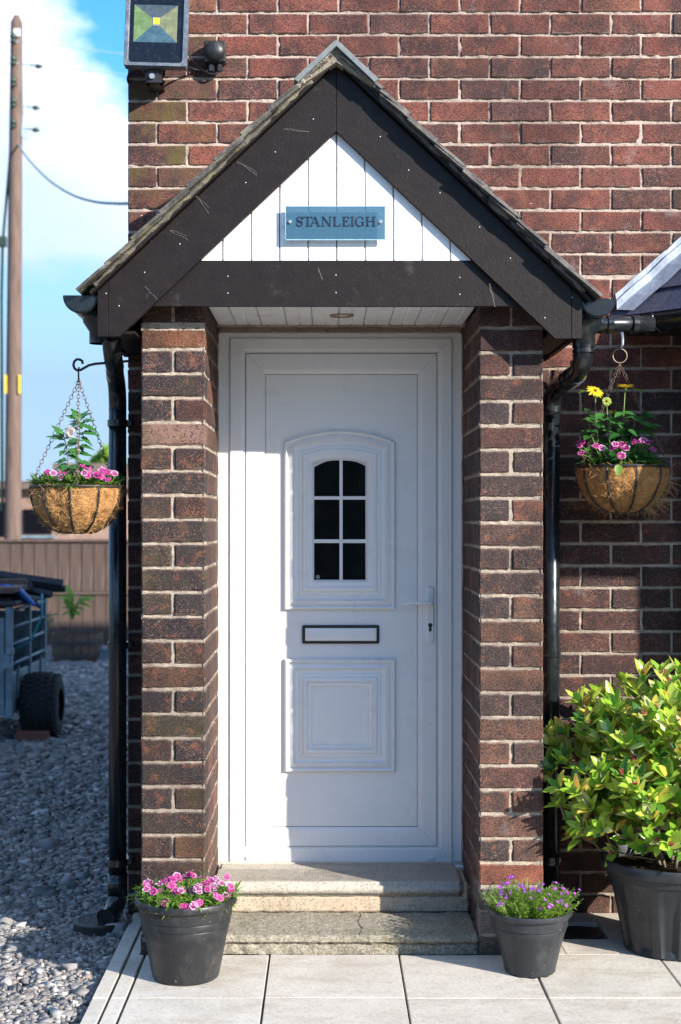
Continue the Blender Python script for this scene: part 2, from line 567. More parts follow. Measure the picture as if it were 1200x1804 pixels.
def gravel_mat():
    m, nt, b = mat('crushed_limestone')
    geo = nt.nodes.new('ShaderNodeNewGeometry')
    c = ramp(nt, geo.outputs['Random Per Island'], [(0, (.09, .088, .088)), (.3, (.20, .195, .19)), (.55, (.30, .28, .26)), (.75, (.15, .13, .12)), (.9, (.52, .495, .47)), (1, (.22, .16, .13))])
    c = mixc(nt, ramp(nt, noise_n(nt, 60, 5, .7), [(.4, g(.5)), (.6, g(0))]), c, (.20, .19, .18))
    nt.links.new(c, b.inputs['Base Color'])
    b.inputs['Roughness'].default_value = .85
    bump(nt, b, noise_n(nt, 130, 4, .6), .5, .003)
    return m
M['gravel'] = gravel_mat()
M['dirt'] = stone_mat('gritty_ground', (.13, .12, .11), (.22, .20, .18), (.16, .14, .12), .2, 1.0, 25, 40)
M['pot'] = simple('charcoal_plastic', (.016, .017, .019), .42, .15, 9, .45, bstr=.15, bscale=220, bdist=.001, dirt=(.035, .033, .031), dirtscale=17)
M['pot_old'] = simple('weathered_charcoal_plastic', (.020, .023, .027), .45, .2, 9, .45, bstr=.2, bscale=160, bdist=.001, dirt=(.045, .044, .044), dirtscale=12)
for q_ in ('pot', 'pot_old'):          # splashed grit and chalky scuffs
    nt_ = M[q_].node_tree; b_ = nt_.nodes['Principled BSDF']
    src_ = b_.inputs['Base Color'].links[0].from_socket
    k_ = mixc(nt_, ramp(nt_, noise_n(nt_, 75, 2, .5), [(.70, g(0)), (.74, g(.55))]), src_, (.20, .18, .15))
    k_ = mixc(nt_, ramp(nt_, noise_n(nt_, 14, 7, .75, stretch=(1, 1, .4)), [(.54, g(0)), (.72, g(.30))]), k_, (.12, .115, .11))
    nt_.links.new(k_, b_.inputs['Base Color'])
M['soil'] = simple('potting_soil', (.035, .024, .017), .95, .4, 60, .1, bstr=1, bscale=80, bdist=.01)

def leaf_mat(name, c1, c2, trans=.35, rough=.35, obj=False, vcol=False):
    m, nt, b = mat(name)
    if vcol:
        a = nt.nodes.new('ShaderNodeVertexColor'); a.layer_name = 'Col'; c = a.outputs['Color']
    elif obj:
        oi = nt.nodes.new('ShaderNodeObjectInfo'); c = oi.outputs['Color']
    else:
        geo = nt.nodes.new('ShaderNodeNewGeometry')
        c = ramp(nt, geo.outputs['Random Per Island'], [(0, c1), (1, c2)])
    c = mixc(nt, ramp(nt, noise_n(nt, 70, 3, .6), [(.4, g(.10)), (.6, g(0))]), c, (.04, .07, .01))
    nt.links.new(c, b.inputs['Base Color'])
    b.inputs['Roughness'].default_value = rough
    b.inputs['Specular IOR Level'].default_value = .5
    tr = nt.nodes.new('ShaderNodeBsdfTranslucent')
    br = nt.nodes.new('ShaderNodeBrightContrast'); br.inputs['Bright'].default_value = .05
    nt.links.new(c, br.inputs['Color']); nt.links.new(br.outputs[0], tr.inputs['Color'])
    mx = nt.nodes.new('ShaderNodeMixShader'); mx.inputs[0].default_value = trans
    out = nt.nodes['Material Output']
    nt.links.new(b.outputs[0], mx.inputs[1]); nt.links.new(tr.outputs[0], mx.inputs[2])
    nt.links.new(mx.outputs[0], out.inputs['Surface'])
    return m
M['leaf_shrub'] = leaf_mat('shrub_leaf', None, None, .46, .30, vcol=True)
M['leaf_shrub_single'] = leaf_mat('shrub_leaf_single', None, None, .46, .30, obj=True)
M['leaf_green'] = leaf_mat('fresh_green_leaf', (.08, .20, .015), (.24, .42, .05), .45, .4)
M['leaf_dark'] = leaf_mat('dark_green_leaf', (.02, .10, .025), (.07, .24, .05), .35, .3)
M['leaf_lime'] = leaf_mat('lime_foliage', (.15, .32, .02), (.36, .52, .06), .45, .45)
M['petal'] = leaf_mat('petal', None, None, .35, .55, vcol=True)
M['stem'] = simple('woody_stem', (.20, .15, .10), .8, .3, 40, bstr=.5)
M['stem_green'] = simple('green_stem', (.14, .22, .05), .55, .2, 30)
M['coir'] = simple('coir_liner', (.40, .205, .075), .95, .4, 45, .15, bstr=1, bscale=140, bdist=.008, dirt=(.30, .13, .04), dirtscale=11)
M['fibre'] = simple('coir_fibre', (.50, .29, .12), .8, .3, 30, .3)

def glass_mat():
    m, nt, b = mat('dark_door_glass')
    b.inputs['Base Color'].default_value = (.006, .006, .009, 1)
    b.inputs['Roughness'].default_value = .03
    b.inputs['Specular IOR Level'].default_value = .8
    bump(nt, b, noise_n(nt, 40, 2, .5), .04, .002)
    return m
M['glass'] = glass_mat()
M['lamp_glass'] = simple('floodlight_glass', (.006, .006, .008), .18, .2, 60, .5, dirt=(.03, .03, .03), dirtscale=50)
M['reflector_g'] = simple('reflector_green', (.13, .20, .075), .25, .3, 40, .6)
M['reflector_b'] = simple('reflector_blue', (.05, .10, .13), .25, .3, 40, .6)
M['reflector_y'] = simple('reflector_olive', (.17, .18, .09), .25, .3, 40, .6)
M['reflector_d'] = simple('reflector_grey', (.06, .08, .09), .25, .3, 40, .6)
M['led'] = simple('yellow_phosphor', (.85, .62, .03), .5, .1)
M['lampbody'] = simple('grey_cast_lamp_body', (.13, .15, .18), .42, .3, 40, .5, metal=.3, bstr=.3, bscale=120, dirt=(.35, .36, .37), dirtscale=25)
M['bolt'] = simple('zinc_bolt', (.38, .39, .40), .4, .1, 40, metal=.6)
M['nail'] = simple('pale_nail_head', (.50, .54, .62), .4, .1)
M['brass'] = simple('brushed_trim', (.30, .22, .16), .5, .1, metal=.4)
M['ink'] = simple('navy_lettering', (.008, .010, .03), .4, .1)

def acrylic():
    m, nt, b = mat('blue_acrylic')
    b.inputs['Base Color'].default_value = (.055, .135, .20, 1)
    b.inputs['Roughness'].default_value = .12
    t = nt.nodes.new('ShaderNodeBsdfTransparent'); t.inputs['Color'].default_value = (.60, .76, .88, 1)
    mx = nt.nodes.new('ShaderNodeMixShader')
    f = ramp(nt, noise_n(nt, 60, 6, .7), [(.35, g(.64)), (.7, g(.76))])
    nt.links.new(f, mx.inputs[0])
    nt.links.new(t.outputs[0], mx.inputs[1]); nt.links.new(b.outputs[0], mx.inputs[2])
    nt.links.new(mx.outputs[0], nt.nodes['Material Output'].inputs['Surface'])
    return m
M['acrylic'] = acrylic()
M['acrylic_edge'] = simple('acrylic_edge', (.30, .46, .56), .3, .2, 60)
M['fence'] = simple('weathered_fence_board', (.10, .070, .058), .9, .3, 9, .2, bstr=.6, bscale=40, dirt=(.17, .135, .12), dirtscale=8, stretch=(5, 3, .3))
M['fence_rail'] = simple('dark_fence_rail', (.10, .075, .06), .9, .3, 20)
M['pole'] = simple('weathered_pole_timber', (.15, .105, .085), .85, .3, 6, .2, bstr=.9, bscale=30, dirt=(.07, .045, .035), dirtscale=3.5, stretch=(6, 6, .5))
M['insul'] = simple('dark_insulator', (.03, .045, .03), .35, .2)
M['yellow'] = simple('yellow_marker', (.70, .52, .05), .5, .1)
M['cable'] = simple('grey_cable', (.20, .26, .27), .6, .1)
M['wire'] = simple('blue_grey_wire', (.25, .36, .45), .6, .1)
M['galv'] = simple('galvanised_steel', (.20, .27, .31), .5, .25, 12, metal=.3, dirt=(.12, .12, .11), dirtscale=7)
M['tyre'] = simple('rubber', (.014, .014, .015), .8, .2, 20)
M['barrel'] = simple('old_barrel_wood', (.13, .085, .06), .9, .35, 12, bstr=.5, stretch=(4, 4, .4))
M['hoop'] = simple('barrel_hoop', (.06, .05, .045), .7, .2)
M['shed'] = simple('brown_shed_wall', (.26, .17, .13), .9, .2, 6, dirt=(.36, .26, .22), dirtscale=4)
M['shed_roof'] = simple('shed_roof_felt', (.14, .10, .085), .9, .2, 6)
M['rubbish'] = simple('dark_scrap', (.035, .035, .04), .7, .4, 20)
M['wood_scrap'] = simple('scrap_timber', (.16, .10, .07), .85, .3, 15)
M['rope'] = simple('turquoise_rope', (.03, .30, .34), .7, .1)
M['blue'] = simple('blue_plastic', (.02, .12, .40), .4, .1)
M['redbrick'] = simple('red_block', (.22, .07, .05), .9, .2, 20, bstr=.6)
M['house_roof'] = simple('house_roof_tile', (.10, .07, .06), .9, .2, 10)

# ================================================================ GROUND
def structure(o):
    o['kind'] = 'structure'; return o

GZ = -0.035                       # level of the gravel drive
mb = MB()
XW0, YW = -0.774, 0.532           # left corner and face of the house wall
# one sheet to the horizon, with a finer patch near the house
mb.grid((-150, -60, GZ-.02), (300, 0, 0), (0, 260, 0), 60, 52, (0, 0, 1), .0)
structure(mb.build('ground', M['dirt'], recalc=False))

# loose stones of the drive
def make_gravel():
    ico = np.array([(x, y, z) for x in (-1, 1) for y in (-1, 1) for z in (-1, 1)], float)*.75
    q = ((0,1,3,2),(4,6,7,5),(0,4,5,1),(2,3,7,6),(0,2,6,4),(1,5,7,3))
    fc = np.array([t for (a_, b_, c_, d_) in q for t in ((a_, b_, c_), (a_, c_, d_))])
    r = np.random.RandomState(5)
    P, S = [], []
    def zone(y0, y1, dens, s0, s1):
        xl0 = (0-575)/K*(y1+D1) - .7
        n = int(dens*(y1-y0)*(abs(xl0)-.7))
        x = r.uniform(xl0, -.70, n); y = r.uniform(y0, y1, n)
        ok = x > (0-575)/K*(y+D1) - .7
        ok &= x < np.where(y < YW+.02, -.765, np.where(y < 5.0, -.80, 2.0))
        x, y = x[ok], y[ok]
        s = r.uniform(s0, s1, len(x)) * np.exp(r.normal(0, .28, len(x)))
        P.append(np.stack([x, y, np.full(len(x), GZ) + r.uniform(-.006, .010, len(x))], 1)); S.append(s)
    zone(-1.2, 0.4, 7500, .0060, .0125)
    zone(0.4, 1.8, 5000, .008, .014)
    zone(1.8, 4.0, 2600, .010, .018)
    zone(4.0, 7.5, 1100, .014, .025)
    zone(7.5, 12.6, 500, .022, .036)
    # a few larger lumps
    zone(-1.1, 3.0, 60, .020, .028)
    P = np.concatenate(P); S = np.concatenate(S); n = len(P)
    sc = S[:, None]*np.stack([r.uniform(.8, 1.5, n), r.uniform(.7, 1.15, n), r.uniform(.40, .85, n)], 1)
    v = (ico[None] + r.uniform(-.42, .42, (n, 8, 3)))*sc[:, None, :]
    a = r.uniform(0, 2*math.pi, n); t = r.normal(0, .45, n)
    ct, st = np.cos(t)[:, None], np.sin(t)[:, None]
    v = np.stack([v[..., 0], v[..., 1]*ct - v[..., 2]*st, v[..., 1]*st + v[..., 2]*ct], -1)
    ca, sa = np.cos(a)[:, None], np.sin(a)[:, None]
    v = np.stack([v[..., 0]*ca - v[..., 1]*sa, v[..., 0]*sa + v[..., 1]*ca, v[..., 2]], -1)
    v += P[:, None, :]
    f = (fc[None] + (np.arange(n)*8)[:, None, None]).reshape(-1)
    me = bpy.data.meshes.new('gravel')
    me.vertices.add(n*8); me.vertices.foreach_set('co', v.reshape(-1))
    me.loops.add(len(f)); me.loops.foreach_set('vertex_index', f.astype(np.int32))
    me.polygons.add(n*12); me.polygons.foreach_set('loop_start', np.arange(n*12, dtype=np.int32)*3)
    me.update(calc_edges=True); me.validate()
    me.materials.append(M['gravel'])
    o = bpy.data.objects.new('gravel', me); col.objects.link(o)
    o['kind'] = 'stuff'; o['label'] = 'pale crushed stone gravel of the drive left of the house'; o['category'] = 'gravel'
make_gravel()

# ---------------------------------------------------------------- paving
pav_base = MB(); pav_base.box(-.748, 3.2, -3.2, YW+.0, -.12, -.018)
pavement = structure(pav_base.build('pavement', M['dirt']))
def slab(x0, x1, y0, y1, z=0.0):
    m = MB(); dz = rng.uniform(-.0012, .0012)
    m.box(x0, x1, y0, y1, -.04, z+dz, .0018, .0005, rng)
    return m.build('slab', M['slab'], pavement, origin=((x0+x1)/2, (y0+y1)/2, 0))
rows_y = [-.012 - .4537*k for k in range(7)]
xs = [-.199 + .4538*k for k in range(-1, 8)]
DR = (.845, 1.035, .175, .395)        # drain recess on the right
for ri in range(6):
    yb, yt = rows_y[ri+1]+.0013, rows_y[ri]-.0013
    slab(-.632, xs[1]-.0035, yb, yt)
    for k in range(1, 7):
        slab(xs[k]+.0035, xs[k+1]-.0035, yb, yt)
    slab(-.689, -.642, yb, yt); slab(-.748, -.699, yb, yt)
# pieces between the front row and the walls
slab(-.748, -.699, rows_y[0]+.002, YW-.004)
slab(-.689, -.656, rows_y[0]+.002, YW-.004)
for (x0, x1) in ((.77, DR[0]), (DR[1], 1.158)):
    slab(x0, x1-.001, rows_y[0]+.002, YW-.005)
slab(DR[0], DR[1]-.001, rows_y[0]+.002, DR[2]-.003)
slab(DR[0], DR[1]-.001, DR[3]+.003, YW-.005)
slab(1.165, 1.61, rows_y[0]+.002, .44); slab(1.617, 2.06, rows_y[0]+.002, .44); slab(2.067, 2.52, rows_y[0]+.002, .44)

# ---------------------------------------------------------------- steps
def rough_block(name, m_, x0, x1, y0, y1, z0, z1, parent, amp=.004, res=.012, b=.008, seed=0):
    m = MB()
    nx, ny, nz = max(2, int((x1-x0)/res)), max(2, int((y1-y0)/res)), max(2, int((z1-z0)/res))
    bm = bmesh.new()
    bmesh.ops.create_cube(bm, size=1)
    for v in bm.verts:
        v.co = Vector(((x0+x1)/2 + v.co.x*(x1-x0), (y0+y1)/2 + v.co.y*(y1-y0), (z0+z1)/2 + v.co.z*(z1-z0)))
    bmesh.ops.bevel(bm, geom=[e for e in bm.edges], offset=b, segments=2, affect='EDGES')
    for ax, cnt, lo, hi in ((0, nx, x0, x1), (1, ny, y0, y1), (2, nz, z0, z1)):
        for i in range(1, cnt):
            p = [0, 0, 0]; p[ax] = lo + (hi-lo)*i/cnt
            nn = [0, 0, 0]; nn[ax] = 1
            bmesh.ops.bisect_plane(bm, geom=bm.verts[:]+bm.edges[:]+bm.faces[:], plane_co=p, plane_no=nn)
    bm.normal_update()
    for v in bm.verts:
        d = noise.noise(v.co*35 + Vector((seed, 0, 0)))*amp + noise.noise(v.co*90 + Vector((seed, 5, 0)))*amp*.6
        v.co = v.co + v.normal*d
    off = wloc(parent) if parent else Vector((0, 0, 0))
    for v in bm.verts: v.co -= off
    me = bpy.data.meshes.new(name); bm.to_mesh(me); bm.free()
    me.polygons.foreach_set('use_smooth', [True]*len(me.polygons))
    me.materials.append(m_)
    o = bpy.data.objects.new(name, me); col.objects.link(o); o.parent = parent
    return o
st = thing('doorstep', 'upper ribbed concrete doorstep bedded on orange mortar under the white door', 'step', (.05, .4, .06))
rough_block('step_slab', M['step_top'], -.424, .512, .290, .625, .124, .176, st, .0012, .02, .012, 3)
rough_block('mortar_bed', M['step_mortar'], -.424, .536, .303, .60, .060, .124, st, .003, .012, .004, 8)
mm = MB()                                  # fine ribs along the tread
for i in range(150):
    x = -.415 + i*.00615
    mm.box(x, x+.0028, .318, .50, .1755, .1775)
mm.build('rib', M['step_top'], st)['kind'] = 'stuff'
rough_block('mortar_fillet', M['step_mortar'], .505, .538, .295, .61, .10, .170, st, .004, .012, .012, 12)
st2 = thing('doorstep', 'lower mossy pebbly concrete doorstep between the two brick piers', 'step', (.05, .15, 0))
rough_block('step_slab', M['step_rough'], -.655, .538, -.002, .302, .035, .064, st2, .0035, .0085, .006, 21)
rough_block('riser', M['step_rough'], -.652, .535, .005, .300, -.01, .0335, st2, .0065, .0085, .005, 41)
mm = MB(); ck_ = []
for i in range(24):
    f = i/23; ck_.append((.122 + .006*math.sin(f*11) + rng.uniform(-.0015, .0015), .290 - f*.29, .0655 + rng.uniform(-.001, .0005)))
mm.tube(ck_, .0011, 4); mm.build('crack', M['gasket'], st2)

# ================================================================ BRICKWORK
GA = .0854; BH = .0765
def brick_meshes(L, dep, n=10, seed=0):
    """front face in the XZ plane at y = 0, back at +dep; chipped uneven outline"""
    out = []
    for k in range(n):
        r = random.Random(seed*100+k)
        hx, hz = L/2, BH/2
        nx = 3
        per = []
        for i in range(nx): per.append((-hx + 2*hx*i/nx, -hz))
        for i in range(2): per.append((hx, -hz + 2*hz*i/2))
        for i in range(nx): per.append((hx - 2*hx*i/nx, hz))
        for i in range(2): per.append((-hx, hz - 2*hz*i/2))
        per = [(x + r.uniform(-.0018, .0012)*(1 if x > 0 else -1), z + r.uniform(-.0022, .0012)*(1 if z > 0 else -1)) for x, z in per]
        b = r.uniform(.0022, .0042)
        m = MB(); np_ = len(per)
        a = [m.vert((x - math.copysign(min(abs(x), b), x) if abs(x) > hx*.7 else x, r.uniform(-.0006, .0006), z - math.copysign(b, z) if abs(z) > hz*.5 else z)) for x, z in per]
        c = [m.vert((x, b*.9 + r.uniform(0, .001), z)) for x, z in per]
        d = [m.vert((x*.985, dep, z*.96)) for x, z in per]
        m.face(a)
        for i in range(np_):
            j = (i+1) % np_
            m.face((a[i], a[j], c[j], c[i])); m.face((c[i], c[j], d[j], d[i]))
        me = bpy.data.meshes.new('brick')
        me.from_pydata(m.v, [], m.f); me.materials.append(M['brick'])
        bm = bmesh.new(); bm.from_mesh(me); bmesh.ops.recalc_face_normals(bm, faces=bm.faces); bm.to_mesh(me); bm.free()
        out.append(me)
    return out
def block_meshes(L, W, n=8, seed=0):
    """whole bricks seen on more than one side, centred"""
    out = []
    for k in range(n):
        r = random.Random(seed*77+k)
        m = MB(); m.box(-L/2, L/2, -W/2, W/2, -BH/2, BH/2, r.uniform(.0042, .0070), .0013, r)
        me = bpy.data.meshes.new('brick'); me.from_pydata(m.v, [], m.f); me.materials.append(M['brick'])
        bm = bmesh.new(); bm.from_mesh(me); bmesh.ops.recalc_face_normals(bm, faces=bm.faces); bm.to_mesh(me); bm.free()
        out.append(me)
    return out
FULL = brick_meshes(.2275, .07, 14, 1)
HALF = brick_meshes(.110, .07, 8, 2)
BL_X = block_meshes(.2270, .1085, 8, 3)       # stretcher lying along x
BL_Y = block_meshes(.1085, .2280, 8, 4)       # lying along y

def wall_z(k):
    if k <= 27: return 1.355 + (k-16)*.0854
    if k == 28: return 2.391
    return 3.4245 - (40-k)*.0854

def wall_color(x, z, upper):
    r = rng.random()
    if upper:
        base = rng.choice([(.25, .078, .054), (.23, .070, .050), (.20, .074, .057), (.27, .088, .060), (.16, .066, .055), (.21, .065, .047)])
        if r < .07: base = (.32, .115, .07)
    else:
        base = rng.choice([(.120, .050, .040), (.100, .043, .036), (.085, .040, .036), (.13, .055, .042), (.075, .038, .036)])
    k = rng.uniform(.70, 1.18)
    moss = 0
    if x < -.35 and z > 2.2: moss = max(0, min(1, (-.35 - x)/.35))*rng.uniform(.5, 1.0)
    if z < .25: moss = .2
    return (base[0]*k, base[1]*k, base[2]*k, moss)

house = thing('house', 'dark red brick house with pale mortar joints behind the porch and white door', 'house', (1.5, YW, 0))
stuff_b = MB()
def stuff_brick(x, z, L, y=YW, dep=.07):
    e = .003; jy = rng.uniform(-.0012, .0012)
    stuff_b.box(x-L/2+rng.uniform(-.001, .001), x+L/2, y+jy, y+dep, z-BH/2, z+BH/2, .003)
n_single = 0
XR = 2.6
for k in range(0, 44):
    z0 = wall_z(k); zc = z0 + BH/2
    x = XW0 + (.0 if k % 2 == 0 else -.118)
    while x < XR:
        L = .2275; cx = x + .114
        if k % 2 == 1 and x < XW0 - .01:
            L = .110; cx = XW0 + .0555
        right = cx + L/2
        x += .236
        if cx - L/2 > XR: break
        # opening of the door and what the porch covers
        if zc < 2.40 and cx > -.66 and cx < .74:
            left_part = cx - L/2 < -.62 or cx + L/2 > .75
            if not left_part: continue
        px = 575 + cx*K/(YW+D1); py = 920 - (zc-CAM_Z)*K/(YW+D1)
        roofz = 3.03 - .945*abs(cx-.04)
        hidden_porch = (2.33 < zc < roofz - .22) or (zc <= 2.40 and -.60 < cx < .74)
        bay_hidden = (cx > 1.30 and 2.30 < zc < 2.33 + .887*(cx-1.2) - .05)
        inview = -20 < px < 1230 and -30 < py < 1640
        strip = cx < -.62 and 300 < py < 1640
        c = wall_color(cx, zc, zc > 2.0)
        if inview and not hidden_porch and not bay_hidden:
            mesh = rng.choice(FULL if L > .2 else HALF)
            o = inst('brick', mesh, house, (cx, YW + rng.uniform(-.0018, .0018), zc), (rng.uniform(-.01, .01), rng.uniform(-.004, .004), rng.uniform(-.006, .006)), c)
            n_single += 1
        elif not hidden_porch:
            stuff_brick(cx, zc, L)
print('wall bricks one by one:', n_single)
# left end of the wall (the side of the house that faces the drive)
for k in range(0, 44):
    zc = wall_z(k) + BH/2
    y = YW + (.118 if k % 2 == 0 else .236) + .0
    while y < YW + 4.3:
        stuff_b.box(XW0, XW0+.07, y+.0, y+.2275, zc-BH/2, zc+BH/2, .003)
        y += .236
    if k % 2 == 0: stuff_b.box(XW0+.0005, XW0+.07, YW+.005, YW+.110, zc-BH/2, zc+BH/2, .003)
    else: stuff_b.box(XW0+.0005, XW0+.07, YW+.005, YW+.228, zc-BH/2, zc+BH/2, .003)
o = stuff_b.build('brick_course', M['brick_island'], house); o['kind'] = 'stuff'

# mortar: solid core with the opening, plus a rough skin where it shows
core = MB()
rc = .011
core.box(XW0+rc, -.436, YW+rc, YW+.30, -.10, 5.0)
core.box(.548, 9.0, YW+rc, YW+.30, -.10, 5.0)
core.box(-.436, .548, YW+rc, YW+.30, 2.291, 5.0)
core.box(XW0+rc, XW0+.30, YW+.30, 5.0, -.10, 5.0)
core.box(XW0+.3, 9.0, 4.7, 5.0, -.10, 5.0)
core.box(8.7, 9.0, YW+.30, 4.7, -.10, 5.0)
core.build('mortar_bed', M['mortar'], house)
def skin(x0, x1, z0, z1, y, res, m_, amp=.0042, seed=0):
    s = MB()
    s.grid((x0, y, z0), (x1-x0, 0, 0), (0, 0, z1-z0), int((x1-x0)/res), int((z1-z0)/res), (0, -1, 0), amp, 38, seed)
    return s.build('mortar', m_, house, smooth=True, recalc=False)
skin(XW0+.002, 1.55, 2.28, 3.62, YW+.0060, .0075, M['mortar'], .0052, 1)
skin(.70, 1.55, -.05, 2.28, YW+.0055, .009, M['mortar_grey'], .0040, 4)
skin(XW0+.003, -.60, -.05, 2.28, YW+.0046, .009, M['mortar_grey'], .0035, 6)
# low dark roof over the house
rf = MB()
rf.prism_z([(XW0-.25, YW-.25), (9.3, YW-.25), (9.3, 5.25), (XW0-.25, 5.25)], 5.0, 5.12)
rf.build('roof', M['house_roof'], house)

# ---------------------------------------------------------------- piers
LEFT_C = {25: [(.30, .115, .05)], 24: [(.055, .040, .045), (.060, .040, .045)], 23: [(.040, .030, .034)],
          22: [(.055, .045, .040), (.11, .045, .035)], 21: [(.36, .21, .165)], 20: [(.12, .075, .045), (.075, .042, .036)],
          19: [(.055, .045, .040)], 18: [(.10, .065, .045), (.14, .055, .03)], 17: [(.060, .048, .040)], 16: [(.075, .055, .045), (.055, .038, .034)]}
RIGHT_C = {25: [(.12, .05, .042)], 19: [(.07, .045, .04)], 18: [(.06, .05, .05), (.34, .135, .08)], 20: [(.09, .055, .048), (.08, .05, .046)],
           3: [(.34, .11, .06)], 2: [(.30, .27, .24), (.28, .25, .22)], 1: [(.26, .23, .20)], 0: [(.24, .22, .17), (.24, .22, .17)]}
def pier(label, x0, side, table, zo, seed):
    """side: +1 when the inner (door) face looks towards +x"""
    global rng
    t = thing('brick_pier', label, 'brick pier', (x0+.114, .11, 0), 'brick piers of the porch')
    r = random.Random(seed)
    hid = MB()
    W = .228
    for k in range(0, 27):
        zc = k*.0856 + zo + BH/2
        def colr(i, inner=False):
            tb = table.get(k)
            if tb: c = tb[min(i, len(tb)-1)]
            elif side > 0:
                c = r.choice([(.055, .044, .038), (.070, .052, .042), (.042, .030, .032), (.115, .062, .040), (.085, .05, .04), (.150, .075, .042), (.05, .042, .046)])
            else:
                c = r.choice([(.105, .058, .046), (.085, .052, .044), (.062, .046, .044), (.15, .070, .05), (.13, .055, .042), (.19, .095, .06), (.07, .04, .036)])
            if inner: c = r.choice([(.17, .075, .05), (.13, .058, .042), (.20, .09, .05), (.11, .05, .04)])
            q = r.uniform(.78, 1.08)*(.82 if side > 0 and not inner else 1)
            return (c[0]*q, c[1]*q, c[2]*q, .28 if side > 0 and r.random() < .4 else .04)
        jr = lambda: (r.uniform(-.006, .006), r.uniform(-.004, .004), r.uniform(-.01, .01))
        jy = lambda: r.uniform(-.0018, .0018)
        inner_x = x0 + (W - .0545) if side > 0 else x0 + .0545
        outer_x = x0 + .0545 if side > 0 else x0 + (W-.0545)
        if k % 2 == 1:
            inst('brick', r.choice(BL_X), t, (x0+W/2, .0545+jy(), zc), jr(), colr(0))
            ys = [.2330, .4700]
        else:
            xa, xb = x0+.0545, x0+W-.0545
            inst('brick', r.choice(BL_Y), t, (xa, .114+jy(), zc), jr(), colr(0))
            inst('brick', r.choice(BL_Y), t, (xb, .114+jy(), zc), jr(), colr(1))
            ys = [.3510, .5880]
        for y in ys:
            inst('brick', r.choice(BL_Y), t, (inner_x+jy()*.6, y, zc), jr(), colr(1, True))
            if y < .36:
                hid.box(outer_x-.054, outer_x+.054, y-.113, y+.113, zc-BH/2, zc+BH/2, .004)
            elif y < .5:
                hid.box(outer_x-.054, outer_x+.054, y-.113, min(y+.113, YW-.004), zc-BH/2, zc+BH/2, .004)
    hid.build('brick_course', M['brick_island'], t)['kind'] = 'stuff'
    rc = .014
    c = MB(); c.box(x0+rc, x0+W-rc, rc, .60, -.05, 2.288)
    c.build('mortar_bed', M['mortar_grey'], t)
    s = MB(); d = .0066
    s.grid((x0+.002, d, 0), (W-.004, 0, 0), (0, 0, 2.287), 26, 260, (0, -1, 0), .0042, 40, seed)
    xi = x0+W-d if side > 0 else x0+d
    s.grid((xi, .002, 0), (0, .60, 0), (0, 0, 2.287), 60, 240, (side, 0, 0), .0040, 40, seed+4)
    xo = x0+d if side > 0 else x0+W-d
    s.grid((xo, .002, 0), (0, YW-.01, 0), (0, 0, 2.287), 40, 200, (-side, 0, 0), .0035, 40, seed+7)
    s.build('mortar', M['mortar_grey'], t, smooth=True, recalc=False)
    return t
pl = pier('brick pier left of the door, darker bricks with one pale pink one high up', -.654, 1, LEFT_C, -.006, 11)
pr = pier('brick pier right of the door, browner bricks above the small flower pot', .537, -1, RIGHT_C, -.018, 23)
# thick mortar band on the top bricks of the left pier
mm = MB(); mm.grid((-.652, -.0005, 2.195), (.224, 0, 0), (0, 0, .028), 50, 8, (0, -1, 0), .004, 45, 3)
mm.build('mortar_smear', M['mortar_grey'], pl, smooth=True)

# ================================================================ FRONT DOOR
YD = .607
KD = K/(YD+D1)
def dx(px): return (px-575)/KD
def dz(py): return CAM_Z - (py-920)/KD
def rect(x0, x1, y0, y1, Y): return [(dx(x0), Y, dz(y1)), (dx(x1), Y, dz(y1)), (dx(x1), Y, dz(y0)), (dx(x0), Y, dz(y0))]
door = thing('front_door', 'white panelled front door with arched six-pane window and letterbox', 'door', (dx(600), YD, dz(1520)))
def mitred(names, loops, m_):
    """loops of four corners; each side becomes its own mitred member with a hair joint"""
    for s in range(4):
        m = MB(); prev = None
        a, b_ = s, (s+1) % 4
        for lp in loops:
            p, q = Vector(lp[a]), Vector(lp[b_])
            d = (q-p).normalized()*.0004
            r = (m.vert(p+d), m.vert(q-d))
            if prev: m.face((prev[0], prev[1], r[1], r[0]))
            prev = r
        m.build(names[s % len(names)], m_, door, recalc=False)
# trim strip round the frame, frame, sash
mitred(['trim_strip'], [rect(385, 813, 586, 1521, .66), rect(385, 813, 586, 1521, .613), rect(406, 796, 597, 1521, .613)], M['pvc'])
mitred(['frame_rail', 'frame_stile'], [rect(405.6, 796, 596.5, 1519, .615), rect(405.6, 796, 596.5, 1519, .6045), rect(407, 795, 598, 1518, .603), rect(426, 778, 615, 1496, .603), rect(427.5, 777, 616.5, 1495, .6045), rect(432.5, 770.5, 622, 1491.5, .616)], M['pvc'])
mitred(['sash_rail', 'sash_stile'], [rect(433.5, 769.5, 623, 1490.5, .63), rect(433.5, 769.5, 623, 1490.5, .609), rect(434.5, 768.5, 624, 1489.5, .6075), rect(461, 744, 651, 1463.5, .6075), rect(462.5, 742.5, 652.5, 1462.5, .6085), rect(467.8, 736.2, 659, 1457.6, .6175)], M['pvc'])
bk = MB(); bk.poly(rect(386, 812, 587, 1520, .640)); bk.build('door_core', M['gasket'], door)
pn = MB()
pn.rings([rect(468.6, 735.4, 659.8, 1456.6, .640), rect(468.6, 735.4, 659.8, 1456.6, .6178), rect(469.2, 734.8, 660.4, 1456, .6172)], True)
pn.build('panel', M['pvc'], door)
gk = MB(); gk.rings([rect(467.2, 736.8, 658, 1458.2, .6192), rect(469.5, 734.4, 660.8, 1455.8, .6192)])
gk.build('gasket', M['gasket'], door)
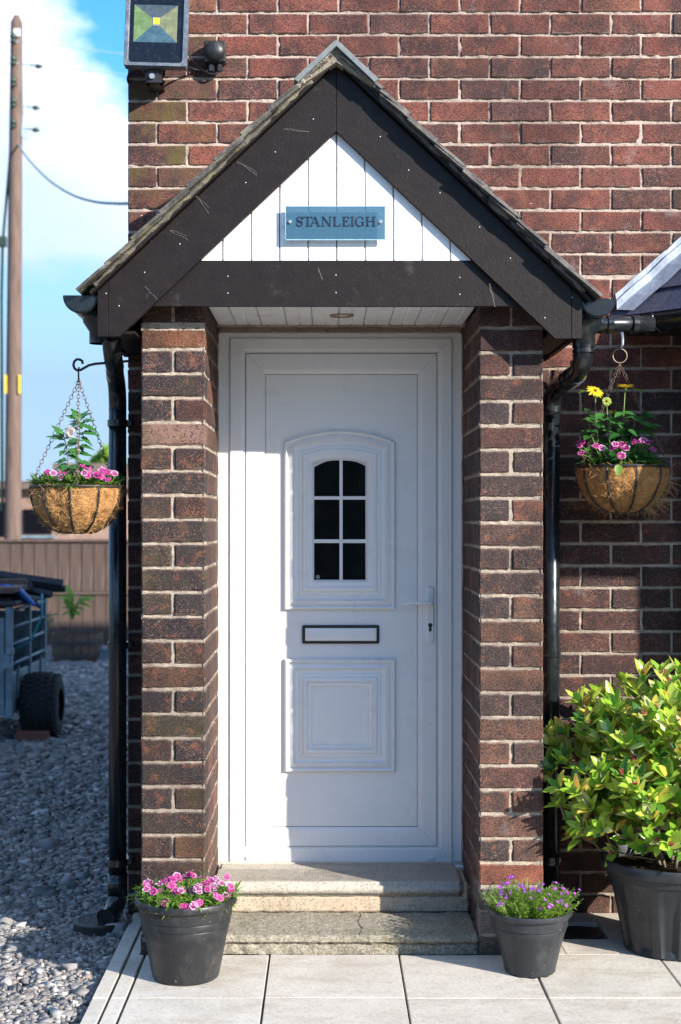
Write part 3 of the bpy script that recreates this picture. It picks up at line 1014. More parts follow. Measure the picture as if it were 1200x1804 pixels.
# aged sealant line between trim and brick
sl = MB()
for (xa, ya, xb, yb) in ((384, 586, 384, 1522), (814.5, 586, 814.5, 1522), (384, 586, 814, 586)):
    n = 60; pts = []
    for i in range(n+1):
        f = i/n
        pts.append((dx(xa+(xb-xa)*f)+rng.uniform(-.0015, .0015), .612+rng.uniform(-.002, .001), dz(ya+(yb-ya)*f)+rng.uniform(-.001, .001)))
    sl.tube(pts, [rng.uniform(.003, .0055) for _ in pts], 5)
sl.build('sealant', M['seal'], door, smooth=True)
# threshold
th = MB(); th.box(dx(386), dx(816), .560, .64, dz(1529), dz(1521), .003)
th.build('threshold', M['pvc'], door)
th = MB(); th.box(dx(384), dx(818), .585, .64, dz(1521.5), dz(1517.5), .001)
th.build('sealant', M['seal'], door)

def arch_loop(x0, x1, zc, zs, z0, ins, Y, n=14, flat=False):
    """x0..x1, crown zc, spring zs, bottom z0 in metres; inset on all sides"""
    w = (x1-x0)/2; cx = (x0+x1)/2; h = zc-zs
    pts = [(x0+ins, Y, z0+ins), (x1-ins, Y, z0+ins)]
    if h < 1e-4:
        for i in range(n+1):
            f = i/n; pts.append((x1-ins - 2*(w-ins)*f, Y, zc-ins))
        return pts
    Rr = (w*w+h*h)/(2*h); cz = zc - Rr
    ri = Rr-ins; ww = w-ins
    a0 = math.asin(ww/ri)
    for i in range(n+1):
        a = a0 - 2*a0*i/n
        pts.append((cx + ri*math.sin(a), Y, cz + ri*math.cos(a)))
    return pts
px_m = 1/KD
def moulding(name, x0, x1, yc, ys, yb, prof, cap):
    m = MB(); prof = [(i, Yp+.001 if i == 0 and YY > Yp else Yp + (YY-Yp)*1.6) for i, YY in prof]
    m.rings([arch_loop(dx(x0), dx(x1), dz(yc), dz(ys), dz(yb), i*px_m, YY) for i, YY in prof], cap)
    return m.build(name, M['pvc'], door, recalc=True, autos=28)
Yp = .6172
P = [(0, Yp+.001), (0, Yp-.006), (1.2, Yp-.010), (3.5, Yp-.0125), (6, Yp-.011), (7.5, Yp-.0055), (10, Yp-.0085), (13, Yp-.0115), (16, Yp-.013), (18, Yp-.0075), (20, Yp-.0055),
     (26, Yp-.0055), (27, Yp-.0085), (29, Yp-.0095), (32, Yp-.0095), (33, Yp-.0125), (36, Yp-.0145), (39.5, Yp-.0145), (41, Yp-.0115), (43.5, Yp-.010), (45.5, Yp-.0115), (49, Yp-.0105), (53, Yp-.004)]
moulding('window_surround', 500.5, 697, 758, 778, 1074.5, P, False)
Q = [(i, YY) for i, YY in P if i <= 20] + [(26, Yp-.0055), (27, Yp-.0085), (29, Yp-.0095), (32, Yp-.0095), (33, Yp-.0125), (36, Yp-.0145), (39.5, Yp-.0145), (41.5, Yp-.008), (44, Yp-.0095), (47.5, Yp-.0085), (49.5, Yp-.0050)]
moulding('raised_panel', 501, 697.5, 1160.5, 1160.5, 1360, Q, True)
# panes, each of its own, between the glazing bars
xg0, xg1, zt, zsp, zb = 553.5, 647.5, 809.5, 823, 1021.5
def arch_y(x):        # photo y of the arched head over the glass
    w = (xg1-xg0)/2; c = (xg0+xg1)/2; h = zsp-zt
    Rr = (w*w+h*h)/(2*h)
    return zt + Rr - math.sqrt(max(0, Rr*Rr-(x-c)**2))
cols = [(xg0, 598.3), (603.6, xg1)]
rws = [(None, 874.3), (880, 950.3), (956.5, zb)]
for (xa, xb) in cols:
    for (ya, yb) in rws:
        pts = [(dx(xa), dz(yb)), (dx(xb), dz(yb))]
        if ya is None:
            for i in range(7):
                x = xb + (xa-xb)*i/6
                pts.append((dx(x), dz(arch_y(x))))
        else: pts += [(dx(xb), dz(ya)), (dx(xa), dz(ya))]
        m = MB(); m.prism(pts, Yp-.001, Yp+.006); m.build('pane', M['glass'], door)
gb = MB(); gb.box(dx(598.2), dx(603.8), Yp-.008, Yp+.003, dz(zb), dz(809), .0012); gb.build('glazing_bar', M['pvc'], door)
for (ya, yb) in ((874.2, 880.2), (950.2, 956.7)):
    gb = MB(); gb.box(dx(xg0), dx(598.1), Yp-.008, Yp+.003, dz(yb), dz(ya), .0012)
    gb.box(dx(603.9), dx(xg1), Yp-.008, Yp+.003, dz(yb), dz(ya), .0012); gb.build('glazing_bar', M['pvc'], door)
mk = MB()                                    # little round kitemark in the bottom left pane
def ringmark(m, c, r, w, Y, n=16):
    a = [m.vert((c[0]+r*math.cos(2*math.pi*k/n), Y, c[1]+r*math.sin(2*math.pi*k/n))) for k in range(n)]
    b = [m.vert((c[0]+(r-w)*math.cos(2*math.pi*k/n), Y, c[1]+(r-w)*math.sin(2*math.pi*k/n))) for k in range(n)]
    for k in range(n): m.face((a[k], a[(k+1) % n], b[(k+1) % n], b[k]))
ringmark(mk, (dx(560), dz(1016.5)), .0075, .0016, Yp-.0016); ringmark(mk, (dx(560), dz(1016.5)), .0036, .0014, Yp-.0016)
mk.build('glass_mark', M['nail'], door)
# letterbox
lb = thing('letterbox', 'white letterbox flap with black rim in the middle of the door', 'letterbox', (dx(600), Yp, dz(1118)))
def rrect(x0, x1, z0, z1, r, Y, n=4):
    pts = []
    for (cx, cz, a0) in ((x1-r, z0+r, -90), (x1-r, z1-r, 0), (x0+r, z1-r, 90), (x0+r, z0+r, 180)):
        for i in range(n+1):
            a = R(a0+90*i/n); pts.append((cx+r*math.cos(a), Y, cz+r*math.sin(a)))
    return pts
bpy.data.objects.remove(lb); lb = None
def rr(x0, x1, y0, y1, r, Y): return rrect(dx(x0), dx(x1), dz(y1), dz(y0), r, Y)
m = MB(); m.rings([rr(532.5, 668.5, 1101.5, 1134, .006, Yp), rr(532.5, 668.5, 1101.5, 1134, .006, Yp-.008), rr(533.5, 667.5, 1102.5, 1133, .005, Yp-.0095), rr(537, 664, 1106, 1129.5, .003, Yp-.0095), rr(537, 664, 1106, 1129.5, .003, Yp-.003)], True)
lbr = m.build('letterbox', M['gasket'], door)
m = MB(); m.rings([rr(537.8, 663.4, 1106.6, 1129, .0025, Yp-.003), rr(537.8, 663.4, 1106.6, 1129, .0025, Yp-.0090), rr(539, 662.2, 1107.6, 1127.6, .002, Yp-.0105), rr(541, 660, 1112, 1126, .002, Yp-.0125)], True)
m.build('flap', M['pvc'], lbr, autos=30)
# handle
m = MB(); m.rings([rr(751.5, 764.3, 1033, 1133, .0139, .608), rr(751.5, 764.3, 1033, 1133, .0139, .600), rr(753, 762.8, 1034.5, 1131.5, .0105, .5965)], True)
hp = m.build('handle_plate', M['pvc'], door, autos=35)
m = MB()
m.cyl((dx(758), .585, dz(1062)), (0, 1, 0), .0095, .03, 14)
m.tube([(dx(762), .566, dz(1062)), (dx(758), .562, dz(1061.5)), (dx(745), .560, dz(1060.5)), (dx(728), .560, dz(1061)), (dx(712), .562, dz(1062)), (dx(707.5), .564, dz(1062.3))], [.008, .0105, .0095, .0085, .008, .0062], 12, True, .85)
m.build('lever', M['pvc'], hp, smooth=True)
m = MB(); m.cyl((dx(757.8), .5962, dz(1101)), (0, 1, 0), .0085, .003, 16); m.box(dx(757.8)-.0052, dx(757.8)+.0052, .5949, .5975, dz(1112), dz(1101))
m.build('keyhole', M['gasket'], hp)
for x in (440, 758.5):
    m = MB(); m.box(dx(x-6.5), dx(x+6.5), .594, .603, dz(1514), dz(1508), .002); m.build('drain_cap', M['pvc'], door)

# ================================================================ PORCH ROOF
YF = -.12                                    # face of the bargeboards
DF = YF + D1; KF = K/DF
def fx(px): return (px-575)/KF
def fz(py): return CAM_Z - (py-920)/KF
RX = fx(592.5)                               # ridge
TAN = .945; ANG = math.atan(TAN); SN, CS = math.sin(ANG), math.cos(ANG)
ZA = fz(116)                                 # top edge of the boards at the ridge
porch = thing('porch_roof', 'gabled porch roof with dark brown boards and white clad gable above the door', 'porch roof', (RX, .1, 2.2))
xl, xr = fx(172), fx(1025.5)
zbt = fz(593)
vert = .114/CS*1.0
zi = fz(232)                                 # inner apex
def topz(x): return ZA - TAN*abs(x-RX)
def botz(x): return zi - TAN*abs(x-RX)
xb_l = RX - (zi-zbt)/TAN; xb_r = RX + (zi-zbt)/TAN
for side in (-1, 1):
    xe = xl if side < 0 else xr
    xi = xb_l if side < 0 else xb_r
    xc = fx(190.5) if side < 0 else fx(1007)
    gap = .0006*side
    zb_ = zbt if side < 0 else fz(596.5)
    xi2 = RX + side*(zi-zb_)/TAN
    m = MB()
    m.prism([(RX+gap, zi), (RX+gap, ZA), (xc-gap, topz(xc)), (xc-gap, zb_), (xi2, zb_)], YF, YF+.020, .0012)
    bb = m.build('bargeboard', M['board'] if side > 0 else M['board_dusty'], porch)
    bb['label'] = 'right bargeboard with crisp wood grain' if side > 0 else 'left bargeboard, dusty with cobwebs'
    m = MB()
    m.prism([(xc+gap, zb_), (xc+gap, topz(xc)), (xe, topz(xe)), (xe, zb_)], YF, YF+.020, .0012)
    m.build('board_end_cap', M['board'], porch)
# tie beam
m = MB(); zt_, zb_ = fz(457), fz(538)
xa = RX - (zi-zb_)/TAN - .06; xb = RX + (zi-zb_)/TAN + .06
xa2 = RX - (zi-zt_)/TAN - .05; xb2 = RX + (zi-zt_)/TAN + .05
m.prism([(xa, zb_), (xb, zb_), (xb2, zt_), (xa2, zt_)], YF+.0205, YF+.040, .001)
m.build('tie_beam', M['board_dusty'], porch)
# vertical cladding boards of the gable
pitch = .0984
YC = YF+.022
for i in range(-5, 5):
    x0 = RX + .0008 + i*pitch + .0017; x1 = x0 + pitch - .0034
    za, zb2 = topz(x0) - .09, topz(x1) - .09
    zlo = zt_ - .02
    pts = [(x0, zlo), (x1, zlo)]
    if max(za, zb2) <= zlo + .002: continue
    if zb2 > zlo: pts.append((x1, zb2))
    else: pts[1] = (x0 + (topz(x0)-.09-zlo)/TAN, zlo)
    if za > zlo: pts.append((x0, za))
    else: pts[0] = (x1 - (topz(x1)-.09-zlo)/TAN, zlo)
    if pts[0][0] >= pts[1][0]-.004: continue
    m = MB(); m.prism(pts, YC, YC+.010, .0038)
    m.build('cladding_board', M['pvc_clad'], porch)
m = MB(); m.prism([(xa2, zt_-.02), (xb2, zt_-.02), (RX, topz(RX)-.07)], YC+.0105, YC+.02); m.build('gable_backing', M['gasket'], porch)
# nails
m = MB()
nl = [(552, 210), (433, 322), (317, 430), (187, 517), (210, 539), (401, 485), (401, 515), (592, 483), (592, 514),
      (670, 241), (775, 340), (899, 455), (811, 487), (811, 517), (1008, 524), (485, 268), (250, 380), (720, 300), (845, 400), (960, 560), (255, 480)]
for (x, y) in nl:
    m.ball((fx(x), YF-.0008 if not (380 < x < 830 and y > 478 and y < 520) else YF+.0197, fz(y)), .0023, 8, 4, (1, .5, 1))
m.build('nail', M['nail'], porch, smooth=True)
# cobwebs: short pale threads lying on the boards
m = MB()
for (x, y, dx_, dy_, n) in ((500, 228, 44, 5, 3), (418, 285, 34, 22, 3), (300, 405, 30, 14, 2), (345, 345, 24, 26, 2), (560, 470, 8, 26, 1), (862, 500, 10, 34, 2), (255, 505, 22, 18, 1)):
    for k in range(n):
        pts = []; a = rng.uniform(-.3, .3)
        for i in range(5):
            f = i/4
            pts.append((fx(x + dx_*f + rng.uniform(-1, 1)), YF-.002 if not (340 < x < 860 and y > 455) else YF+.0185, fz(y + dy_*f*(1+a) + rng.uniform(-1.5, 1.5))))
        m.tube(pts, .00027, 3)
m.build('cobweb', M['web'], porch)['kind'] = 'stuff'
# fascia, boxed eaves and soffit
for side in (-1, 1):
    xe = xl if side < 0 else xr
    m = MB(); m.box(min(xe, xe-side*.018), max(xe, xe-side*.018), YF+.021, YW-.004, zbt+.004, topz(xe)-.01, .001)
    m.build('fascia', M['board'], porch)
    xin = -.660 if side < 0 else .771
    m = MB(); m.box(min(xe-side*.019, xin), max(xe-side*.019, xin), YF+.021, YW-.004, zbt+.012, zbt+.022)
    m.build('eaves_board', M['board'], porch)
ZS = 2.290
for i in range(-5, 5):
    x0 = RX + .012 + i*.1 + .001; x1 = x0+.098
    x0c, x1c = max(x0, -.424), min(x1, .535)
    if x1c-x0c < .01: continue
    m = MB()
    b = .0045
    prof = [(x0c, ZS+.008), (x0c, ZS+b), (x0c+b, ZS), (x0c+.044, ZS), (x0c+.047, ZS+.0025), (x0c+.051, ZS+.0025), (x0c+.054, ZS), (x1c-b, ZS), (x1c, ZS+b), (x1c, ZS+.008)]
    if x1c-x0c < .08: prof = [(x0c, ZS+.008), (x0c, ZS+b), (x0c+b, ZS), (x1c-b, ZS), (x1c, ZS+b), (x1c, ZS+.008)]
    a = [m.vert((p[0], YF+.041, p[1])) for p in prof]; c = [m.vert((p[0], .606, p[1])) for p in prof]
    m.face(a); m.face(c[::-1])
    for q in range(len(prof)):
        w = (q+1) % len(prof); m.face((a[q], a[w], c[w], c[q]))
    m.build('soffit_board', M['pvc_clad'], porch)
m = MB(); m.box(-.63, .74, YF+.041, .60, ZS+.009, ZS+.02); m.build('ceiling_deck', M['gasket'], porch)
# bricks just over the door frame, under the soffit
m = MB(); m.box(-.425, .537, .612, .66, 2.266, ZS-.001); m.build('head_mortar', M['mortar_grey'], porch)
for i in range(9):
    x0 = -.420 + i*.1065
    m = MB(); m.box(x0, x0+.098, .604, .64, 2.270, ZS-.002, .002, .0008, rng)
    o = m.build('brick', M['brick'], porch); o.color = (.06, .035, .028, .1)
# roof deck and slates
m = MB()
for side in (-1, 1):
    xe = (xl if side < 0 else xr) + side*.02
    p0 = (RX, topz(RX)+.004); p1 = (xe, topz(xe)+.004)
    m.prism([p0, p1, (p1[0]+side*.004, p1[1]+.012), (RX, p0[1]+.018)], YF-.025, YW-.003)
m.build('roof_deck', M['board'], porch)
SL = (xr-xl)/2/CS + .04                      # slope length
EXP = .128
def slope_pt(side, s, h):
    """s metres down from the ridge, h metres off the board line"""
    x = RX + side*(s*CS) + side*h*SN
    z = ZA - s*SN + h*CS
    return x, z
for side in (-1, 1):
    xe = (xl if side < 0 else xr)
    s_eave = abs(xe-RX)/CS + (.045 if side < 0 else .040)
    s = s_eave; j = 0
    while s > .06:
        s0, s1 = s, max(.0, s-.25)
        ys = [(-.178, .055), (.0575, .29), (.2925, YW-.004)] if j % 2 == 0 else [(-.178, -.062), (-.0595, .173), (.1755, .41), (.4125, YW-.004)]
        for (ya, yb) in ys:
            jj = rng.uniform(-.004, .004); jh = rng.uniform(0, .003); yj = rng.uniform(-.006, .006) if ya < -.1 else 0
            th = .010
            a1 = slope_pt(side, s0+jj, .021+.012+jh); a2 = slope_pt(side, s0+jj+.003, .021+.012+th+jh)
            b1 = slope_pt(side, s1, .019); b2 = slope_pt(side, s1, .019+th)
            m = MB(); nseg = 5
            fr = []; bk_ = []
            for t in range(nseg+1):
                f = t/nseg
                lo = (a1[0]+(b1[0]-a1[0])*f, a1[1]+(b1[1]-a1[1])*f); hi = (a2[0]+(b2[0]-a2[0])*f, a2[1]+(b2[1]-a2[1])*f)
                jy_ = rng.uniform(-.004, .004); jt = rng.uniform(-.0015, .0015)
                fr.append((m.vert((lo[0], ya+yj+jy_, lo[1])), m.vert((hi[0], ya+yj+jy_+.002, hi[1]+jt))))
                bk_.append((m.vert((lo[0], yb, lo[1])), m.vert((hi[0], yb, hi[1]))))
            for t in range(nseg):
                m.face((fr[t][0], fr[t][1], fr[t+1][1], fr[t+1][0])); m.face((bk_[t][0], bk_[t+1][0], bk_[t+1][1], bk_[t][1]))
                m.face((fr[t][1], bk_[t][1], bk_[t+1][1], fr[t+1][1])); m.face((fr[t][0], fr[t+1][0], bk_[t+1][0], bk_[t][0]))
            m.face((fr[0][0], bk_[0][0], bk_[0][1], fr[0][1])); m.face((fr[-1][0], fr[-1][1], bk_[-1][1], bk_[-1][0]))
            m.build('slate', M['slate_moss'] if side < 0 else M['slate'], porch)
        s -= EXP; j += 1
    # verge bedding under the slates
    m = MB(); pts = []
    n = 40
    for i in range(n):
        s_ = .10 + (s_eave-.15)*i/(n-1)
        x, z = slope_pt(side, s_, .018+rng.uniform(-.003, .003)); pts.append((x, YF-.020+rng.uniform(-.008, .008), z))
    m.tube(pts, [rng.uniform(.007, .013) for _ in pts], 6)
    m.build('verge_mortar', M['slate_moss'] if side < 0 else M['slate'], porch, smooth=True)
# ridge tile and its bedding
m = MB()
h0 = .050; th = .017; lg = .150
pr_ = []
ridge = []
for (yy0, yy1, lift) in ((-.192, .20, .0), (.205, YW-.003, .004)):
    m = MB()
    o1 = slope_pt(-1, lg, h0+lift); o2 = slope_pt(1, lg, h0+lift)
    i1 = slope_pt(-1, lg-.003, h0+lift-th); i2 = slope_pt(1, lg-.003, h0+lift-th)
    top = (RX, ZA + (h0+lift)/CS - .004); top_i = (RX, ZA + (h0+lift-th)/CS)
    tl = (RX-.010, top[1]-.006); tr = (RX+.010, top[1]-.006)
    m.prism([o1, tl, top, tr, o2, i2, top_i, i1], yy0, yy1, 0)
    m.build('ridge_tile', M['ridge'], porch)
m = MB()
for side in (-1, 1):
    a_ = slope_pt(side, lg-.012, .040); b_ = slope_pt(side, lg-.004, .024); c_ = slope_pt(side, .0, .024); d_ = slope_pt(side, 0, .040)
    m.prism([(RX, c_[1]-.02), b_, a_, (RX, ZA+.045)], -.170, .40)
    for i in range(14):
        s_ = .01+.011*i
        p = slope_pt(side, s_, .028); m.ball((p[0], -.172, p[1]), rng.uniform(.006, .011), 6, 4)
m.build('ridge_mortar', stone_mat('lichen_mortar', (.20, .18, .14), (.34, .30, .24), (.15, .13, .08), .5), porch)
# recessed downlight in the soffit
dl = thing('downlight', 'small round recessed downlight in the white porch ceiling', 'light', (at(602, 556, 5.29).x, .28, ZS))
m = MB(); c = (at(602, 556, 5.29).x, .28, ZS)
m.lathe([(.030, .004), (.032, -.003), (.036, -.006), (.044, -.005), (.046, -.001), (.046, .002)], c, 28)
m.build('trim_ring', M['brass'], dl, smooth=True)
m = MB(); m.lathe([(.0301, .004), (.020, .001), (.0001, .0)], c, 24); m.build('lamp', M['pvc'], dl, smooth=True)

# ================================================================ HOUSE NAME SIGN
sg = thing('house_sign', 'blue acrylic STANLEIGH name plate on the white gable', 'sign', (fx(590.5), YF-.005, fz(393)))
YS = YF - .006
KS = K/(YS+D1)
def sx(px): return (px-575)/KS
def sz(py): return CAM_Z - (py-920)/KS
m = MB(); m.box(sx(503.8), sx(678), YS, YS+.004, sz(422), sz(364), .0008); m.build('plate', M['acrylic'], sg)
m = MB()
for (x0, x1, y0, y1) in ((503, 679, 421.6, 423), (503, 679, 363, 364), (502.8, 503.8, 363, 423), (678, 679, 363, 423)):
    m.box(sx(x0), sx(x1), YS-.0003, YS+.0043, sz(y1), sz(y0))
m.build('plate_edge', M['acrylic_edge'], sg)
for x in (511.5, 671):
    m = MB(); m.cyl((sx(x), YS-.003, sz(391)), (0, 1, 0), .0062, .006, 16); m.cyl((sx(x), YS+.012, sz(391)), (0, 1, 0), .0045, .016, 12)
    m.build('standoff', M['bolt'], sg)
# serif capitals, built from thick and thin strokes. unit: cap height 1
def letters():
    T, t = .15, .055        # thick and thin stroke
    def bar(m, x0, z0, x1, z1, w, ox, s, Y0, Y1):
        m.prism([(ox+(x0-w/2)*s[0], s[2]+z0*s[1]), (ox+(x0+w/2)*s[0], s[2]+z0*s[1]), (ox+(x1+w/2)*s[0], s[2]+z1*s[1]), (ox+(x1-w/2)*s[0], s[2]+z1*s[1])], Y0, Y1)
    def hb(m, x0, x1, z, h, ox, s, Y0, Y1):
        m.prism([(ox+x0*s[0], s[2]+(z-h/2)*s[1]), (ox+x1*s[0], s[2]+(z-h/2)*s[1]), (ox+x1*s[0], s[2]+(z+h/2)*s[1]), (ox+x0*s[0], s[2]+(z+h/2)*s[1])], Y0, Y1)
    def curve(m, pts, ws, ox, s, Y0, Y1):
        Lp, Rp = [], []
        for i, p in enumerate(pts):
            a = pts[max(0, i-1)]; b = pts[min(len(pts)-1, i+1)]
            d = Vector((b[0]-a[0], b[1]-a[1])).normalized(); n = Vector((-d.y, d.x))*ws[i]/2
            Lp.append((p[0]+n.x, p[1]+n.y)); Rp.append((p[0]-n.x, p[1]-n.y))
        for i in range(len(pts)-1):
            q = [Lp[i], Lp[i+1], Rp[i+1], Rp[i]]
            m.prism([(ox+x*s[0], s[2]+z*s[1]) for x, z in q], Y0, Y1)
    def arc(cx, cz, rx, rz, a0, a1, n): return [(cx+rx*math.cos(R(a0+(a1-a0)*i/n)), cz+rz*math.sin(R(a0+(a1-a0)*i/n))) for i in range(n+1)]
    spec = [('S', 525-3, 12.5), ('T', 534.5, 16), ('A', 546, 18.5), ('N', 566.5, 18), ('L', 586.5, 13.5), ('E', 603, 13), ('I', 617.5, 7.5), ('G', 626, 16), ('H', 644, 18)]
    for ch, px, w in spec:
        m = MB()
        capw = (sx(px+w)-sx(px)); caph = sz(382)-sz(398.8)
        ox = sx(px); s = (capw, caph, sz(398.8)); A = (ox, s, YS-.0022, YS-.0004)
        tw = T*caph/capw; tn = t*caph/capw
        if ch == 'S':
            p = arc(.48, .74, .34, .24, 25, 230, 14)[:-1] + [(.40, .54), (.62, .44)] + arc(.50, .27, .36, .26, 35, -155, 12)
            w_ = [tn*1.0 + (tw-tn)*max(0, 1-abs(i/len(p)-.5)*3.2) + tn*.3 for i in range(len(p))]
            curve(m, p, w_, *A); bar(m, .83, .66, .83, .98, tn, *A); bar(m, .10, .02, .10, .36, tn, *A)
        elif ch == 'T':
            bar(m, .5, 0, .5, 1, tw, *A); hb(m, 0, 1, .97, t, *A); bar(m, .02, .76, .02, 1, tn, *A); bar(m, .98, .76, .98, 1, tn, *A); hb(m, .28, .72, .02, .045, *A)
        elif ch == 'A':
            bar(m, .12, 0, .48, 1, tn, *A); bar(m, .86, 0, .50, 1, tw, *A); hb(m, .26, .72, .36, t, *A); hb(m, -.02, .26, .02, .045, *A); hb(m, .70, 1.02, .02, .045, *A)
        elif ch == 'N':
            bar(m, .16, 0, .16, 1, tn, *A); bar(m, .86, 0, .86, 1, tn, *A); bar(m, .84, 0, .16, 1, tw, *A); hb(m, 0, .32, .02, .045, *A); hb(m, 0, .2, .98, .045, *A); hb(m, .70, 1.02, .98, .045, *A)
        elif ch == 'L':
            bar(m, .26, 0, .26, 1, tw, *A); hb(m, .05, .95, .03, t, *A); hb(m, .05, .48, .98, .045, *A); bar(m, .94, 0, .98, .28, tn, *A)
        elif ch == 'E':
            bar(m, .26, 0, .26, 1, tw, *A); hb(m, .05, .95, .03, t, *A); hb(m, .05, .90, .97, t, *A); hb(m, .3, .70, .52, t, *A)
            bar(m, .94, 0, .98, .26, tn, *A); bar(m, .90, .76, .90, 1, tn, *A); bar(m, .70, .40, .70, .64, tn, *A)
        elif ch == 'I':
            bar(m, .5, 0, .5, 1, tw, *A); hb(m, .1, .9, .98, .045, *A); hb(m, .1, .9, .02, .045, *A)
        elif ch == 'G':
            p = arc(.52, .5, .44, .49, 42, 318, 22)
            w_ = [tn + (tw-tn)*max(0, 1-abs(i/len(p)-.5)*2.4) for i in range(len(p))]
            curve(m, p, w_, *A); bar(m, .84, .02, .84, .44, tw, *A); hb(m, .62, 1.04, .44, .045, *A); bar(m, .86, .68, .86, .98, tn, *A)
        elif ch == 'H':
            bar(m, .2, 0, .2, 1, tw, *A); bar(m, .82, 0, .82, 1, tw, *A); hb(m, .2, .82, .52, t, *A)
            for q in (.2, .82):
                hb(m, q-.19, q+.19, .98, .045, *A); hb(m, q-.19, q+.19, .02, .045, *A)
        m.build('letter', M['ink'], sg)
letters()

# ================================================================ GUTTERS, PIPES, DRAINS
def half_gutter(path, r, rim_n, thing_, stop=True, both=False):
    """half round channel along path (points at rim centre); path roughly horizontal"""
    m = MB(); pts = [Vector(p) for p in path]; prev = None
    for i, p in enumerate(pts):
        t = (pts[min(i+1, len(pts)-1)] - pts[max(0, i-1)]).normalized()
        s = Vector((t.y, -t.x, 0)).normalized()
        ring = []
        for q, rr_ in ((0, r), (1, r-.003)):
            for k in range(13):
                a = math.pi*k/12
                ring.append(m.vert(p + s*math.cos(a)*rr_ - Vector((0, 0, 1))*math.sin(a)*rr_))
        if prev:
            for k in range(12):
                m.face((prev[k], prev[k+1], ring[k+1], ring[k])); m.face((prev[13+k], ring[13+k], ring[14+k], prev[14+k]))
            m.face((prev[0], ring[0], ring[13], prev[13])); m.face((prev[12], prev[25], ring[25], ring[12]))
        prev = ring
    m.build('channel', M['black_pipe'], thing_, smooth=True)
def stop_end(p, y, r, thing_):
    m = MB()
    pts = [(p[0]+r*math.cos(math.pi*k/16), p[1]-r*math.sin(math.pi*k/16)) for k in range(17)]
    m.prism(pts, y, y+.006, .001)
    rim = [(p[0]+(r+.001)*math.cos(math.pi*k/16), y+.008, p[1]-(r+.001)*math.sin(math.pi*k/16)) for k in range(17)]
    m.tube(rim, .0035, 6)
    m.build('stop_end', M['black_pipe'], thing_, smooth=False)
GR = .0575
gl = thing('gutter', 'black half-round gutter at the left eave of the porch', 'gutter', (-.848, .1, 2.29), 'porch gutters')
zg = CAM_Z + (920-520)/K*(D1-.11)
half_gutter([(-.848, -.10, zg), (-.848, .1, zg-.002), (-.848, YW-.01, zg-.005)], GR, 0, gl)
stop_end((-.848, zg), -.108, GR, gl)
grt = thing('gutter', 'black half-round gutter at the right eave of the porch, beside the lead flashing', 'gutter', (.935, .1, 2.29), 'porch gutters')
zg2 = CAM_Z + (920-527)/K*(D1-.11)
half_gutter([(.937, -.10, zg2), (.937, .1, zg2-.002), (.937, YW-.01, zg2-.005)], GR, 0, grt)
stop_end((.937, zg2), -.108, GR, grt)
# outlet union under each gutter
for (t_, x, z) in ((gl, -.800, zg), (grt, .912, zg2)):
    for yy in (.0,):
        m = MB(); m.lathe([(.064, .0), (.066, -.02), (.062, -.045), (.048, -.066), (.040, -.078), (.040, -.12)], (x if t_ is grt else -.80, yy+.03, z-.03), 24)
        m.build('outlet', M['black_pipe'], t_, smooth=True)
    m = MB()
    ya = .30
    gx = -.848 if t_ is gl else .937
    m.tube([(gx+(GR+.003)*math.cos(math.pi*k/12), ya, z-(GR+.003)*math.sin(math.pi*k/12)) for k in range(13)], .006, 6)
    m.build('bracket', M['black_pipe'], t_, smooth=True)

def collar(m, c, r, h, w=.003):
    m.lathe([(r, -h/2), (r+w, -h/2), (r+w, h/2), (r, h/2)], c, 24)
PR = .034
# left downpipe
dpl = thing('downpipe', 'black downpipe left of the porch, ending in a shoe over the round drain', 'downpipe', (-.808, .45, 0), 'rainwater downpipes')
xL, yL = -.802, .455
def bez(pts, n=24):
    out = []
    P_ = [Vector(p) for p in pts]
    for i in range(n+1):
        t = i/n; q = P_[:]
        while len(q) > 1: q = [q[j].lerp(q[j+1], t) for j in range(len(q)-1)]
        out.append(q[0])
    return out
m = MB()
top = Vector((-.762, .03, 2.235))
m.tube([top, (-.762, .03, 2.17)], PR+.004, 24); m.tube(bez([(-.762, .03, 2.18), (-.764, .06, 2.12), (-.770, .14, 2.10), (-.775, .20, 2.09)], 14), PR, 20)
m.build('swan_neck', M['black_pipe'], dpl, smooth=True)
m = MB(); m.tube([(-.775, .19, 2.092), (-.796, .36, 2.063)], PR-.001, 20); m.tube(bez([(-.793, .33, 2.07), (-.800, .43, 2.05), (xL, yL, 2.0), (xL, yL, 1.95)], 14), PR, 20)
m.build('swan_neck', M['black_pipe'], dpl, smooth=True)
m = MB(); m.tube([(xL, yL, 1.99), (xL, yL, .13)], PR, 24); m.build('pipe', M['black_pipe'], dpl, smooth=True)
m = MB(); m.tube([(xL, yL, .17), (xL, yL, .085)], PR+.004, 24)
m.tube(bez([(xL, yL, .10), (xL, yL, .055), (xL-.01, yL-.03, .035), (xL-.030, yL-.085, .020)], 12), [PR+.003]*12+[PR+.006], 22, False)
m.build('shoe', M['black_pipe'], dpl, smooth=True)
m = MB(); m.cyl((xL-.030, yL-.080, .021), (.3, 1, .1), PR, .002, 20); m.build('shoe_mouth', M['gasket'], dpl)
for z in (1.90, 1.047, .215):
    m = MB(); collar(m, (xL, yL, z), PR+.001, .026, .004); m.box(xL-.012, xL+.055, yL-.002, yL+.07, z-.011, z+.011, .002); m.build('clip', M['black_pipe'], dpl)
m = MB(); collar(m, (xL, yL, .135), PR, .055, .0035); m.build('collar', M['black_pipe'], dpl, smooth=False)
